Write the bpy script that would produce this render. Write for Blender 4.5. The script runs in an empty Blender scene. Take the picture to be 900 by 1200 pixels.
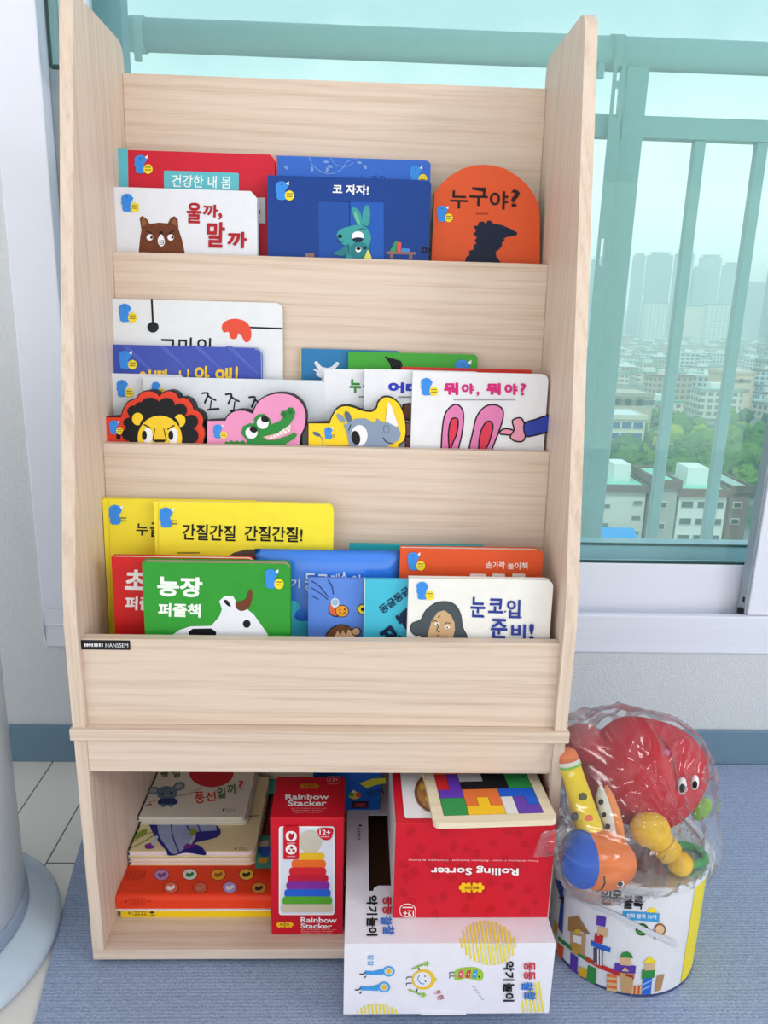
import bpy, bmesh, math, random
from mathutils import Vector, Matrix, noise
from mathutils.geometry import tessellate_polygon
random.seed(7)
sc = bpy.context.scene
COL = sc.collection
R_ = math.radians

EXPO, SKY, LAMP, LAMP2, SUN, TINT, DUST_VEIL, HAZE = 0.60, 1.0, 2, 29, 2.2, (.59, .80, .79, 1), .07, .0008
# ------------------------------------------------------------------ camera
CC = Vector((0.0368, -0.8336, 0.8544)); PITCH, YAW, ROLL, FPX = 0.2603, -0.0371, 0.0265, 897.68
CF = Vector((-math.sin(YAW)*math.cos(PITCH), math.cos(YAW)*math.cos(PITCH), -math.sin(PITCH)))
_r = Vector((math.cos(YAW), math.sin(YAW), 0)); _u = _r.cross(CF)
CR = _r*math.cos(ROLL) + _u*math.sin(ROLL); CU = -_r*math.sin(ROLL) + _u*math.cos(ROLL)
cd = bpy.data.cameras.new('camera'); cam = bpy.data.objects.new('camera', cd); COL.objects.link(cam)
cd.sensor_fit = 'VERTICAL'; cd.sensor_height = 36; cd.lens = FPX/1200*36; cd.clip_start = .02; cd.clip_end = 6000
M = Matrix.Identity(4)
for i, v in enumerate((CR, CU, -CF)):
    for j in range(3): M[j][i] = v[j]
M.translation = CC
cam.matrix_world = M
sc.camera = cam

# ------------------------------------------------------------------ exposure, sky and lamps
sc.view_settings.view_transform = 'Standard'; sc.view_settings.look = 'None'
sc.view_settings.gamma = 1; sc.view_settings.use_curve_mapping = False
sc.view_settings.exposure = EXPO
sc.cycles.max_bounces = 10; sc.cycles.transparent_max_bounces = 24; sc.cycles.volume_bounces = 3
sc.cycles.caustics_reflective = False; sc.cycles.caustics_refractive = False
sc.cycles.sample_clamp_indirect = 6
w = bpy.data.worlds.new('sky'); sc.world = w; w.use_nodes = True
nt = w.node_tree; nt.nodes.clear()
out = nt.nodes.new('ShaderNodeOutputWorld'); bg = nt.nodes.new('ShaderNodeBackground')
tc = nt.nodes.new('ShaderNodeTexCoord'); sep = nt.nodes.new('ShaderNodeSeparateXYZ')
nt.links.new(tc.outputs['Generated'], sep.inputs[0])
nz = nt.nodes.new('ShaderNodeTexNoise'); nz.inputs['Scale'].default_value = 5; nz.inputs['Detail'].default_value = 3
nt.links.new(tc.outputs['Generated'], nz.inputs['Vector'])
ma = nt.nodes.new('ShaderNodeMath'); ma.operation = 'MULTIPLY_ADD'; ma.inputs[1].default_value = .22; ma.inputs[2].default_value = -.11
nt.links.new(nz.outputs['Fac'], ma.inputs[0])
ad = nt.nodes.new('ShaderNodeMath'); ad.operation = 'ADD'
nt.links.new(ma.outputs[0], ad.inputs[0]); nt.links.new(sep.outputs['Z'], ad.inputs[1])
rp = nt.nodes.new('ShaderNodeValToRGB')
e = rp.color_ramp.elements
e[0].position = 0; e[0].color = (1.3, 1.28, 1.24, 1)
e[1].position = .55; e[1].color = (.46, .58, .66, 1)
e2 = e.new(.15); e2.color = (1.15, 1.15, 1.12, 1)
e3 = e.new(.30); e3.color = (.55, .68, .72, 1)
nt.links.new(ad.outputs[0], rp.inputs[0]); nt.links.new(rp.outputs[0], bg.inputs[0])
bg.inputs[1].default_value = SKY
nt.links.new(bg.outputs[0], out.inputs[0])

def area(name, loc, target, size, power, color):
    l = bpy.data.lights.new(name, 'AREA'); l.shape = 'DISK'; l.size = size; l.energy = power; l.color = color
    o = bpy.data.objects.new(name, l); COL.objects.link(o); o.location = loc
    o.rotation_euler = (Vector(target)-Vector(loc)).to_track_quat('-Z', 'Y').to_euler()
    return o
sl = bpy.data.lights.new('hazy_sun', 'SUN'); sl.energy = SUN; sl.angle = .3; sl.color = (1, .98, .94)
so = bpy.data.objects.new('hazy_sun', sl); COL.objects.link(so); so.rotation_euler = Vector((.25, .5, -.85)).to_track_quat('-Z', 'Y').to_euler()
area('unseen_room_lamp', (.45, -1.2, 2.33), (.05, .1, .35), .8, LAMP, (1, .985, .985))  # unseen lamp added above the camera to brighten the room
area('unseen_room_lamp', (2.7, -1.8, 2.33), (.1, .1, .4), 1.1, LAMP2, (1, .985, .985))

# ------------------------------------------------------------------ helpers
def ray(px, py): return (CF + CR*((px-450)/FPX) - CU*((py-600)/FPX))
def at(px, py, axis, val):
    d = ray(px, py); return CC + d*((val-CC[axis])/d[axis])
def lin(c): 
    c /= 255
    return c/12.92 if c <= .04045 else ((c+.055)/1.055)**2.4
GAIN = 1.06
def L3(rgb, g=None): return tuple(min(.93, lin(x)/(g or GAIN)) for x in rgb) + (1,)

MATS = {}
def K(rgb, rough=.45, spec=.22, bump=0, bscale=300, var=.05, vscale=60, coat=0):
    key = (tuple(rgb), rough, spec, bump, bscale, var, coat)
    if key in MATS: return MATS[key]
    m = bpy.data.materials.new('colour_%d_%d_%d' % tuple(int(x) for x in rgb)); m.use_nodes = True
    n = m.node_tree; b = n.nodes['Principled BSDF']
    b.inputs['Roughness'].default_value = rough; b.inputs['Specular IOR Level'].default_value = spec
    b.inputs['Coat Weight'].default_value = coat
    t = n.nodes.new('ShaderNodeTexCoord'); z = n.nodes.new('ShaderNodeTexNoise'); z.inputs['Scale'].default_value = vscale
    n.links.new(t.outputs['Object'], z.inputs['Vector'])
    mx = n.nodes.new('ShaderNodeMix'); mx.data_type = 'RGBA'
    c = L3(rgb); mx.inputs[6].default_value = tuple(x*(1-var) for x in c[:3])+(1,); mx.inputs[7].default_value = tuple(min(.95, x*(1+var)) for x in c[:3])+(1,)
    n.links.new(z.outputs['Fac'], mx.inputs[0]); n.links.new(mx.outputs[2], b.inputs['Base Color'])
    if bump:
        z2 = n.nodes.new('ShaderNodeTexNoise'); z2.inputs['Scale'].default_value = bscale; z2.inputs['Detail'].default_value = 4
        n.links.new(t.outputs['Object'], z2.inputs['Vector'])
        bp = n.nodes.new('ShaderNodeBump'); bp.inputs['Strength'].default_value = bump; bp.inputs['Distance'].default_value = .002
        n.links.new(z2.outputs['Fac'], bp.inputs['Height']); n.links.new(bp.outputs[0], b.inputs['Normal'])
    MATS[key] = m
    return m

def wood(name, axis, base=(222, 203, 187), dark=(199, 176, 157), lightc=(231, 216, 203)):
    m = bpy.data.materials.new(name); m.use_nodes = True
    n = m.node_tree; b = n.nodes['Principled BSDF']; b.inputs['Roughness'].default_value = .5; b.inputs['Specular IOR Level'].default_value = .3
    t = n.nodes.new('ShaderNodeTexCoord'); mp = n.nodes.new('ShaderNodeMapping')
    s = [1, 1, 1]; s[axis] = .022
    mp.inputs['Scale'].default_value = s
    n.links.new(t.outputs['Object'], mp.inputs['Vector'])
    z0 = n.nodes.new('ShaderNodeTexNoise'); z0.inputs['Scale'].default_value = 40; z0.inputs['Detail'].default_value = 3; z0.inputs['Distortion'].default_value = .5
    z1 = n.nodes.new('ShaderNodeTexNoise'); z1.inputs['Scale'].default_value = 420; z1.inputs['Detail'].default_value = 5; z1.inputs['Roughness'].default_value = .6
    z2 = n.nodes.new('ShaderNodeTexWave'); z2.inputs['Scale'].default_value = 40; z2.inputs['Distortion'].default_value = 5; z2.inputs['Detail'].default_value = 3; z2.inputs['Detail Scale'].default_value = 1.2
    z2.bands_direction = 'DIAGONAL'
    for z in (z0, z1, z2): n.links.new(mp.outputs[0], z.inputs['Vector'])
    a = n.nodes.new('ShaderNodeMath'); a.operation = 'MULTIPLY_ADD'; a.inputs[1].default_value = .5
    n.links.new(z1.outputs['Fac'], a.inputs[0]); 
    a0 = n.nodes.new('ShaderNodeMath'); a0.operation = 'MULTIPLY'; a0.inputs[1].default_value = .35
    n.links.new(z0.outputs['Fac'], a0.inputs[0]); n.links.new(a0.outputs[0], a.inputs[2])
    a2 = n.nodes.new('ShaderNodeMath'); a2.operation = 'MULTIPLY_ADD'; a2.inputs[1].default_value = .10
    n.links.new(z2.outputs['Fac'], a2.inputs[0]); n.links.new(a.outputs[0], a2.inputs[2])
    r = n.nodes.new('ShaderNodeValToRGB'); e = r.color_ramp.elements
    e[0].position = .26; e[0].color = L3(dark); e[1].position = .76; e[1].color = L3(lightc)
    k = e.new(.47); k.color = L3(base)
    n.links.new(a2.outputs[0], r.inputs[0]); n.links.new(r.outputs[0], b.inputs['Base Color'])
    bp = n.nodes.new('ShaderNodeBump'); bp.inputs['Strength'].default_value = .12; bp.inputs['Distance'].default_value = .001
    n.links.new(z1.outputs['Fac'], bp.inputs['Height']); n.links.new(bp.outputs[0], b.inputs['Normal'])
    return m
WX = wood('oak_grain_across', 0); WZ = wood('oak_grain_upright', 2); WY = wood('oak_grain_deep', 1)

class MB:
    def __init__(s): s.v = []; s.f = []; s.m = []; s.mats = []
    def mi(s, mat):
        if mat not in s.mats: s.mats.append(mat)
        return s.mats.index(mat)
    def face(s, idx, mat): s.f.append(tuple(idx)); s.m.append(s.mi(mat))
    def box(s, a, b, mat, rotz=0, piv=None):
        i = len(s.v)
        P = [(x, y, z) for z in (a[2], b[2]) for y in (a[1], b[1]) for x in (a[0], b[0])]
        if rotz:
            px, py = piv or ((a[0]+b[0])/2, (a[1]+b[1])/2); c, sn = math.cos(rotz), math.sin(rotz)
            P = [(px+(x-px)*c-(y-py)*sn, py+(x-px)*sn+(y-py)*c, z) for x, y, z in P]
        s.v += P
        for q in ((0, 2, 3, 1), (4, 5, 7, 6), (0, 1, 5, 4), (2, 6, 7, 3), (0, 4, 6, 2), (1, 3, 7, 5)): s.face([i+k for k in q], mat)
        return s
    def prism(s, pts, f, d0, d1, mat, side=None, back=None):
        """pts 2-D outline, f(p,d)->3-D"""
        i = len(s.v); n = len(pts)
        s.v += [f(p, d0) for p in pts] + [f(p, d1) for p in pts]
        tri = tessellate_polygon([[Vector((p[0], p[1], 0)) for p in pts]])
        for t in tri: s.face([i+k for k in t], mat)
        for t in tri: s.face([i+n+k for k in t[::-1]], back or mat)
        for k in range(n): s.face((i+k, i+(k+1) % n, i+n+(k+1) % n, i+n+k), side or mat)
        return s
    def tube(s, pts, rad, mat, seg=12, caps=True):
        pts = [Vector(p) for p in pts]; rad = rad if hasattr(rad, '__len__') else [rad]*len(pts)
        i0 = len(s.v); prev = None
        for k, p in enumerate(pts):
            t = (pts[min(k+1, len(pts)-1)]-pts[max(k-1, 0)]).normalized()
            a = prev if prev is not None else (Vector((0, 0, 1)) if abs(t.z) < .9 else Vector((1, 0, 0)))
            a = (a - t*a.dot(t)).normalized(); prev = a; b = t.cross(a)
            for j in range(seg):
                q = 2*math.pi*j/seg; s.v.append(tuple(p + (a*math.cos(q)+b*math.sin(q))*rad[k]))
        for k in range(len(pts)-1):
            for j in range(seg):
                s.face((i0+k*seg+j, i0+k*seg+(j+1) % seg, i0+(k+1)*seg+(j+1) % seg, i0+(k+1)*seg+j), mat)
        if caps:
            s.face([i0+j for j in range(seg)][::-1], mat); s.face([i0+(len(pts)-1)*seg+j for j in range(seg)], mat)
        return s
    def lathe(s, prof, c, mat, seg=48, mats=None):
        """prof: (r,z) pairs"""
        i0 = len(s.v)
        for r, z in prof:
            for j in range(seg):
                q = 2*math.pi*j/seg; s.v.append((c[0]+r*math.cos(q), c[1]+r*math.sin(q), c[2]+z))
        for k in range(len(prof)-1):
            for j in range(seg):
                s.face((i0+k*seg+j, i0+k*seg+(j+1) % seg, i0+(k+1)*seg+(j+1) % seg, i0+(k+1)*seg+j), (mats[k] if mats else mat))
        if prof[0][0] > 1e-6: s.face([i0+j for j in range(seg)][::-1], mats[0] if mats else mat)
        if prof[-1][0] > 1e-6: s.face([i0+(len(prof)-1)*seg+j for j in range(seg)], mats[-1] if mats else mat)
        return s
    def ell(s, c, r, mat, M3=None, seg=28, rings=16, fn=None, matfn=None):
        i0 = len(s.v); M3 = M3 or Matrix.Identity(3); c = Vector(c)
        pts = []
        for k in range(rings+1):
            th = math.pi*k/rings
            for j in range(seg):
                ph = 2*math.pi*j/seg
                d = Vector((math.sin(th)*math.cos(ph), math.sin(th)*math.sin(ph), math.cos(th)))
                l = Vector((d.x*r[0], d.y*r[1], d.z*r[2]))
                if fn: l = fn(d, l)
                s.v.append(tuple(c + M3 @ l))
                pts.append(d)
        for k in range(rings):
            for j in range(seg):
                q = (k*seg+j, k*seg+(j+1) % seg, (k+1)*seg+(j+1) % seg, (k+1)*seg+j)
                mt = mat
                if matfn: 
                    dd = sum((pts[x] for x in q), Vector())/4; mt = matfn(dd) or mat
                s.face([i0+x for x in q][::-1], mt)
        return s
    def build(s, name, parent=None, bevel=0, smooth=False, inv=None, seg=2, loc=None):
        me = bpy.data.meshes.new(name)
        vs = s.v
        if inv is not None: vs = [tuple(inv @ Vector(v)) for v in vs]
        me.from_pydata(vs, [], s.f); 
        for m in s.mats: me.materials.append(m)
        me.polygons.foreach_set('material_index', s.m)
        bm = bmesh.new(); bm.from_mesh(me); bmesh.ops.remove_doubles(bm, verts=bm.verts, dist=1e-6)
        bmesh.ops.recalc_face_normals(bm, faces=bm.faces); bm.to_mesh(me); bm.free()
        if smooth: me.polygons.foreach_set('use_smooth', [True]*len(me.polygons))
        o = bpy.data.objects.new(name, me); COL.objects.link(o)
        if parent: o.parent = parent
        if bevel:
            b = o.modifiers.new('bevel', 'BEVEL'); b.width = bevel; b.segments = seg; b.limit_method = 'ANGLE'; b.angle_limit = R_(40); b.harden_normals = False
        return o

def inv_of(root): return root['_m'] if False else MW[root.name].inverted()
MW = {}
def empty(name, loc=(0, 0, 0), rot=None):
    o = bpy.data.objects.new(name, None); COL.objects.link(o); o.empty_display_size = .02
    m = (rot or Matrix.Identity(4)).to_4x4(); m.translation = Vector(loc); o.matrix_world = m; MW[o.name] = m
    return o
def tag(o, label=None, cat=None, group=None, kind=None):
    if label: o['label'] = label
    if cat: o['category'] = cat
    if group: o['group'] = group
    if kind: o['kind'] = kind
    return o

# ---- flat printing on a surface: outlines are taken on the surface itself
def cr(pts, closed=True, n=6):
    o = []; N = len(pts)
    for i in range(N if closed else N-1):
        p = [pts[(i+k) % N] if closed else pts[min(max(i+k, 0), N-1)] for k in (-1, 0, 1, 2)]
        for j in range(n):
            t = j/n
            o.append(tuple(.5*((2*p[1][a])+(-p[0][a]+p[2][a])*t+(2*p[0][a]-5*p[1][a]+4*p[2][a]-p[3][a])*t*t+(-p[0][a]+3*p[1][a]-3*p[2][a]+p[3][a])*t**3) for a in (0, 1)))
    if not closed: o.append(tuple(pts[-1]))
    return o
def offset(pts, d):
    N = len(pts); A = sum(pts[i][0]*pts[(i+1) % N][1]-pts[(i+1) % N][0]*pts[i][1] for i in range(N)); s = 1 if A > 0 else -1
    o = []
    for i in range(N):
        a, b = pts[i-1], pts[(i+1) % N]; tx, ty = b[0]-a[0], b[1]-a[1]; l = math.hypot(tx, ty) or 1
        o.append((pts[i][0]+s*ty/l*d, pts[i][1]-s*tx/l*d))
    return o
GLY = {}
def glyphs(s, bold):
    if (s, bold) in GLY: return GLY[(s, bold)]
    c = bpy.data.curves.new('lettering', 'FONT'); c.body = s; c.offset = bold; c.resolution_u = 3
    o = bpy.data.objects.new('lettering', c); COL.objects.link(o)
    dg = bpy.context.evaluated_depsgraph_get(); dg.update()
    ev = o.evaluated_get(dg); m = ev.to_mesh()
    v = [(x.co.x, x.co.y) for x in m.vertices]; f = [tuple(p.vertices) for p in m.polygons]
    ev.to_mesh_clear(); bpy.data.objects.remove(o); bpy.data.curves.remove(c)
    x0, x1 = min(p[0] for p in v), max(p[0] for p in v); y0, y1 = min(p[1] for p in v), max(p[1] for p in v)
    v = [((p[0]-x0)/(x1-x0), (y1-p[1])/(y1-y0)) for p in v]
    GLY[(s, bold)] = (v, f)
    return v, f
class Art:
    """a set of printed shapes on a surface; surf(px,py,off) -> world point"""
    STEP = .00006
    def __init__(s, surf, base=.0004): s.surf = surf; s.mb = MB(); s.k = 0; s.base = base; s.fx, s.fy, s.fk = 0, 0, 1; s.extra = []
    def fr(s, x, y, k): s.fx, s.fy, s.fk = x, y, k; return s
    def _p(s, x, y): return tuple(s.surf(s.fx+x*s.fk, s.fy+y*s.fk, s.base+s.k*s.STEP))
    def raw(s, v, f, mat):
        i = len(s.mb.v); s.mb.v += [s._p(*p) for p in v]
        for t in f: s.mb.face([i+q for q in t], mat)
        s.k += 1; return s
    def poly(s, pts, mat, smooth=0):
        if smooth: pts = cr(pts, True, smooth)
        return s.raw(pts, tessellate_polygon([[Vector((p[0], p[1], 0)) for p in pts]]), mat)
    def el(s, x, y, rx, ry, mat, rot=0, n=24):
        c, q = math.cos(R_(rot)), math.sin(R_(rot))
        return s.poly([(x+rx*math.cos(t)*c-ry*math.sin(t)*q, y+rx*math.cos(t)*q+ry*math.sin(t)*c) for t in [2*math.pi*i/n for i in range(n)]], mat)
    def rect(s, x0, y0, x1, y1, mat, r=0):
        if not r: return s.poly([(x0, y0), (x1, y0), (x1, y1), (x0, y1)], mat)
        o = []
        for cx, cy, a in ((x1-r, y0+r, -90), (x1-r, y1-r, 0), (x0+r, y1-r, 90), (x0+r, y0+r, 180)):
            o += [(cx+r*math.cos(R_(a+t)), cy+r*math.sin(R_(a+t))) for t in (0, 22, 45, 68, 90)]
        return s.poly(o, mat)
    def line(s, pts, wd, mat, smooth=0, closed=False):
        if smooth: pts = cr(pts, closed, smooth)
        elif closed: pts = list(pts)
        N = len(pts); L = []; Rr = []
        for i in range(N):
            a = pts[i-1] if (i > 0 or closed) else pts[i]; b = pts[(i+1) % N] if (i < N-1 or closed) else pts[i]
            tx, ty = b[0]-a[0], b[1]-a[1]; l = math.hypot(tx, ty) or 1
            L.append((pts[i][0]-ty/l*wd/2, pts[i][1]+tx/l*wd/2)); Rr.append((pts[i][0]+ty/l*wd/2, pts[i][1]-tx/l*wd/2))
        v = L+Rr; f = [(i, (i+1) % N, N+(i+1) % N, N+i) for i in range(N if closed else N-1)]
        if not closed:
            for (cx, cy) in (pts[0], pts[-1]):
                b0 = len(v); v += [(cx+wd/2*math.cos(q*.7854), cy+wd/2*math.sin(q*.7854)) for q in range(8)]; f.append(tuple(range(b0, b0+8)))
        return s.raw(v, f, mat)
    def text(s, t, tl, tr, h, mat, bold=.02, skew=0, bl=None):
        """bounding box from tl to tr, height h (down, square to the line) or bl"""
        v, f = glyphs(t, min(bold, .012)); e_ = max(0, bold-.012)/max(1, len(t))*1.15
        ux, uy = tr[0]-tl[0], tr[1]-tl[1]; l = math.hypot(ux, uy)
        if bl: vx, vy = bl[0]-tl[0], bl[1]-tl[1]
        else: vx, vy = -uy/l*h, ux/l*h
        ey_ = e_*l/math.hypot(vx, vy); n_ = 8 if e_ else 1; k0 = s.k
        for q in range(n_):      # heavier lettering: the same glyph printed a hair apart
            c_, s_ = math.cos(q*.7854)*e_, math.sin(q*.7854)*ey_
            P = [(x*(1-2*e_)+e_+c_, y*(1-2*ey_)+ey_+s_) for x, y in v]
            s.k = k0 + q*.3; s.raw([(tl[0]+ux*a+vx*b, tl[1]+uy*a+vy*b) for a, b in P], f, mat)
        s.k = k0+3; return s
    def marks(s, x0, y0, x1, y1, mat):
        w_ = (x1-x0)/4; h = y1-y0
        for i in range(4):
            x = x0+i*w_; s.line([(x+.1*w_, y0+.2*h), (x+.6*w_, y0+.1*h), (x+.5*w_, y0+.6*h)], h*.14, mat); s.line([(x+.2*w_, y1-.1*h), (x+.75*w_, y1-.15*h)], h*.14, mat)
        return s
    def tb(s, t, x0, y0, x1, y1, mat, bold=.02, slope=.03): return s.text(t, (x0, y0), (x1, y0+(x1-x0)*slope), y1-y0, mat, bold)
    def build(s, name, root):
        for nm, x in s.extra: x.mb.build(nm, root, inv=MW[root.name].inverted())
        return s.mb.build(name, root, inv=MW[root.name].inverted()) if s.mb.f else None
WHITE = K((242, 244, 250)); BLACK = K((18, 18, 24)); YEL = K((248, 224, 40)); STB = K((60, 145, 235)); NAVYK = K((30, 40, 90))
def sticker(host, x, y, w, disc=True):
    a = Art(host.surf, host.base + .0006).fr(host.fx, host.fy, host.fk); host.extra.append(('sticker', a))
    k = w/100
    P = lambda pts: [(x+p[0]*k, y+p[1]*k) for p in pts]
    a.poly(P([(4, 22), (14, 6), (38, 0), (56, 8), (68, 22), (62, 40), (54, 50), (62, 66), (64, 84), (52, 96), (20, 96), (10, 84), (10, 66), (3, 52), (6, 38)]), STB, 4)
    a.poly(P([(58, 12), (74, 0), (72, 22)]), WHITE)
    a.el(x+34*k, y+18*k, 3.4*k, 3.4*k, NAVYK, n=8)
    if disc: a.el(x+76*k, y+74*k, 24*k, 26*k, YEL, n=20)
    for yy in (66, 80): a.line(P([(62, yy), (70, yy-3), (78, yy), (90, yy-2)]), 4*k, NAVYK)
    return host
def plane_surf(O, U, V, N):
    O = Vector(O); N = Vector(N).normalized()
    def f(px, py, off):
        d = ray(px, py); o = O+N*off
        return CC + d*((o-CC).dot(N)/d.dot(N))
    return f
# ------------------------------------------------------------------ room
def simple(name, rgb, rough=.6, bump=0, bscale=400, var=.04, vscale=40, spec=.3): return K(rgb, rough, spec, bump, bscale, var, vscale)
WALLY = .485
wallpaper = simple('wallpaper', (216, 221, 228), .8, .9, 260, .05, 120)
frame_white = simple('white_frame', (230, 235, 250), .35, 0, 400, .01)
lamin = bpy.data.materials.new('pale_plank_floor'); lamin.use_nodes = True
n = lamin.node_tree; b = n.nodes['Principled BSDF']; b.inputs['Roughness'].default_value = .4
t = n.nodes.new('ShaderNodeTexCoord'); mp = n.nodes.new('ShaderNodeMapping'); mp.inputs['Rotation'].default_value = (0, 0, R_(90)); mp.inputs['Location'].default_value = (.2, -.035, 0)
br = n.nodes.new('ShaderNodeTexBrick'); br.inputs['Scale'].default_value = 1; br.inputs['Brick Width'].default_value = 1.3; br.inputs['Row Height'].default_value = .095; br.inputs['Mortar Size'].default_value = .0013; br.inputs['Mortar Smooth'].default_value = 0
br.inputs['Color1'].default_value = L3((226, 224, 220)); br.inputs['Color2'].default_value = L3((232, 230, 226)); br.inputs['Mortar'].default_value = L3((95, 92, 90))
n.links.new(t.outputs['Object'], mp.inputs[0]); n.links.new(mp.outputs[0], br.inputs[0]); n.links.new(br.outputs[0], b.inputs['Base Color'])

def struct(o): o['kind'] = 'structure'; return o
struct(MB().box((-2.6, -3, -.05), (3, WALLY, 0), lamin).build('floor'))
WX0, WX1, WZ0, WZ1 = -.53, 1.75, .237, 1.95
mb = MB()
mb.box((-2.6, WALLY, 0), (3, WALLY+.2, WZ0), wallpaper)
mb.box((-2.6, WALLY, WZ0), (WX0, WALLY+.2, 2.4), wallpaper); mb.box((WX1, WALLY, WZ0), (3, WALLY+.2, 2.4), wallpaper)
mb.box((WX0, WALLY, WZ1), (WX1, WALLY+.2, 2.4), wallpaper)
struct(mb.build('wall_back'))
struct(MB().box((-6, -8, 2.4), (6, WALLY+.2, 2.6), simple('ceiling_paint', (236, 236, 236), .9)).build('ceiling'))
basem = simple('baseboard', (112, 142, 164), .5)
struct(MB().box((-2.6, WALLY-.009, 0), (3, WALLY, .075), basem).build('baseboard_back', bevel=.002))
# window: outer frame, sashes on two tracks, tinted panes
win = empty('window_1', (.6, WALLY, WZ0)); win['kind'] = 'structure'
WI = MW[win.name].inverted()
def wpart(mb, name, parent=win, bevel=.002): return mb.build(name, parent, bevel=bevel, inv=WI)
wpart(MB().box((WX0, WALLY-.004, WZ0), (WX1, WALLY+.20, .282), frame_white).box((WX0, WALLY-.004, .282), (WX1, WALLY+.012, .312), frame_white), 'sill')
wpart(MB().box((WX0, WALLY-.004, .312), (-.455, WALLY+.20, WZ1), frame_white), 'jamb')
wpart(MB().box((WX1-.06, WALLY-.004, .312), (WX1, WALLY+.20, WZ1), frame_white), 'jamb')
wpart(MB().box((-.455, WALLY-.004, WZ1-.06), (WX1-.06, WALLY+.20, WZ1), frame_white), 'head_frame')
SY = WALLY+.045   # sash on the far track
RZ0, RZ1 = at(760, 718, 1, SY).z, at(760, 661, 1, SY).z
gap_grey = simple('gap_shade', (150, 160, 168), .4)
wpart(MB().box((-.44, SY, .283), (.86, SY+.03, RZ1), frame_white), 'sash_rail')
wpart(MB().box((-.44, SY, RZ1), (-.395, SY+.03, WZ1-.06), frame_white), 'sash_stile')
wpart(MB().box((-.455, WALLY+.03, .283), (-.44, WALLY+.19, WZ1-.06), gap_grey), 'shaded_gap')  # grey strip in the gap beside the jamb, gap shade put into its colour
gasket = simple('gasket', (30, 62, 62), .5)
wpart(MB().box((-.395, SY+.004, RZ1), (.86, SY+.012, RZ1+.003), gasket), 'gasket', bevel=0)
# right sash on the near track
sx = at(876, 722, 1, WALLY+.003).x
sxg = at(866, 722, 1, WALLY+.003).x
stile_grey = simple('sash_edge', (172, 184, 196), .4)
wpart(MB().box((sx, WALLY+.003, .313), (sx+.075, WALLY+.036, WZ1-.06), frame_white), 'sash_stile')
wpart(MB().box((sx-.004, WALLY+.008, .313), (sx, WALLY+.036, WZ1-.06), stile_grey), 'stile_side')  # grey slab laid on the white stile's side face
wpart(MB().box((sx+.075, WALLY+.003, .313), (1.69, WALLY+.036, .40), frame_white), 'sash_rail')
wpart(MB().box((sx-.012, WALLY+.010, .312), (sx-.004, WALLY+.022, .322), BLACK).box((sx-.0055, WALLY+.014, .334), (sx-.004, WALLY+.02, .344), BLACK), 'roller_clip', bevel=.001)
glass = bpy.data.materials.new('tinted_window_glass'); glass.use_nodes = True
n = glass.node_tree; n.nodes.clear(); o_ = n.nodes.new('ShaderNodeOutputMaterial'); tr = n.nodes.new('ShaderNodeBsdfTransparent'); tr.inputs[0].default_value = TINT
gl = n.nodes.new('ShaderNodeBsdfGlossy'); gl.inputs['Roughness'].default_value = .02; gl.inputs[0].default_value = (.75, 1, .97, 1)
df = n.nodes.new('ShaderNodeBsdfDiffuse'); df.inputs[0].default_value = (.35, .85, .80, 1)  # teal veil over the tint: dust, with reflection and haze put into colour
mx = n.nodes.new('ShaderNodeMixShader'); mx.inputs[0].default_value = .06; mx2 = n.nodes.new('ShaderNodeMixShader'); mx2.inputs[0].default_value = DUST_VEIL
n.links.new(tr.outputs[0], mx.inputs[1]); n.links.new(gl.outputs[0], mx.inputs[2]); n.links.new(mx.outputs[0], mx2.inputs[1]); n.links.new(df.outputs[0], mx2.inputs[2]); n.links.new(mx2.outputs[0], o_.inputs[0])
def pane(x0, x1, y, z0, z1, name='pane'):
    m = MB(); m.v = [(x0, y, z0), (x1, y, z0), (x1, y, z1), (x0, y, z1)]; m.face((0, 1, 2, 3), glass)
    return wpart(m, name, bevel=0)
pane(-.395, .86, SY+.014, RZ1, WZ1-.06)
pane(sx+.075, 1.69, WALLY+.02, .40, WZ1-.06)
# outer fixed frame seen through the tinted glass
OY = WALLY+.13
oz1 = at(760, 639, 1, OY).z
wpart(MB().box((-.455, OY, .283), (WX1-.06, OY+.05, oz1), frame_white), 'outer_rail')
wpart(MB().box((-.455, OY, oz1), (at(145, 60, 1, OY).x, OY+.04, WZ1-.06), simple('outer_stile', (170, 185, 200))), 'outer_stile')
wpart(MB().box((-.455, OY-.004, oz1), (WX1-.06, OY+.001, oz1+.004), gasket), 'gasket', bevel=0)
# small tinted guard plate at the upper left of the frame
gp = MB(); a0 = at(50, 0, 1, WALLY-.012); a1 = at(61, 76, 1, WALLY-.012)
gp.v = [(a0.x, WALLY-.012, 1.5), (a0.x+.05, WALLY-.012, 1.5), (a1.x+.05, WALLY-.012, a1.z), (a1.x, WALLY-.012, a1.z)]; gp.face((0, 1, 2, 3), glass)
g = empty('guard_pane', (a1.x, WALLY-.012, a1.z)); tag(g, 'narrow tinted glass pane with dark edge, upper left behind bookshelf', 'pane')
gp.build('pane', g, inv=MW[g.name].inverted())
MB().box((a1.x-.003, WALLY-.015, a1.z-.004), (a1.x+.05, WALLY-.004, a1.z), gasket).box((a1.x-.003, WALLY-.015, a1.z), (a1.x, WALLY-.009, 1.5), gasket).build('edge_trim', g, inv=MW[g.name].inverted())

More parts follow.
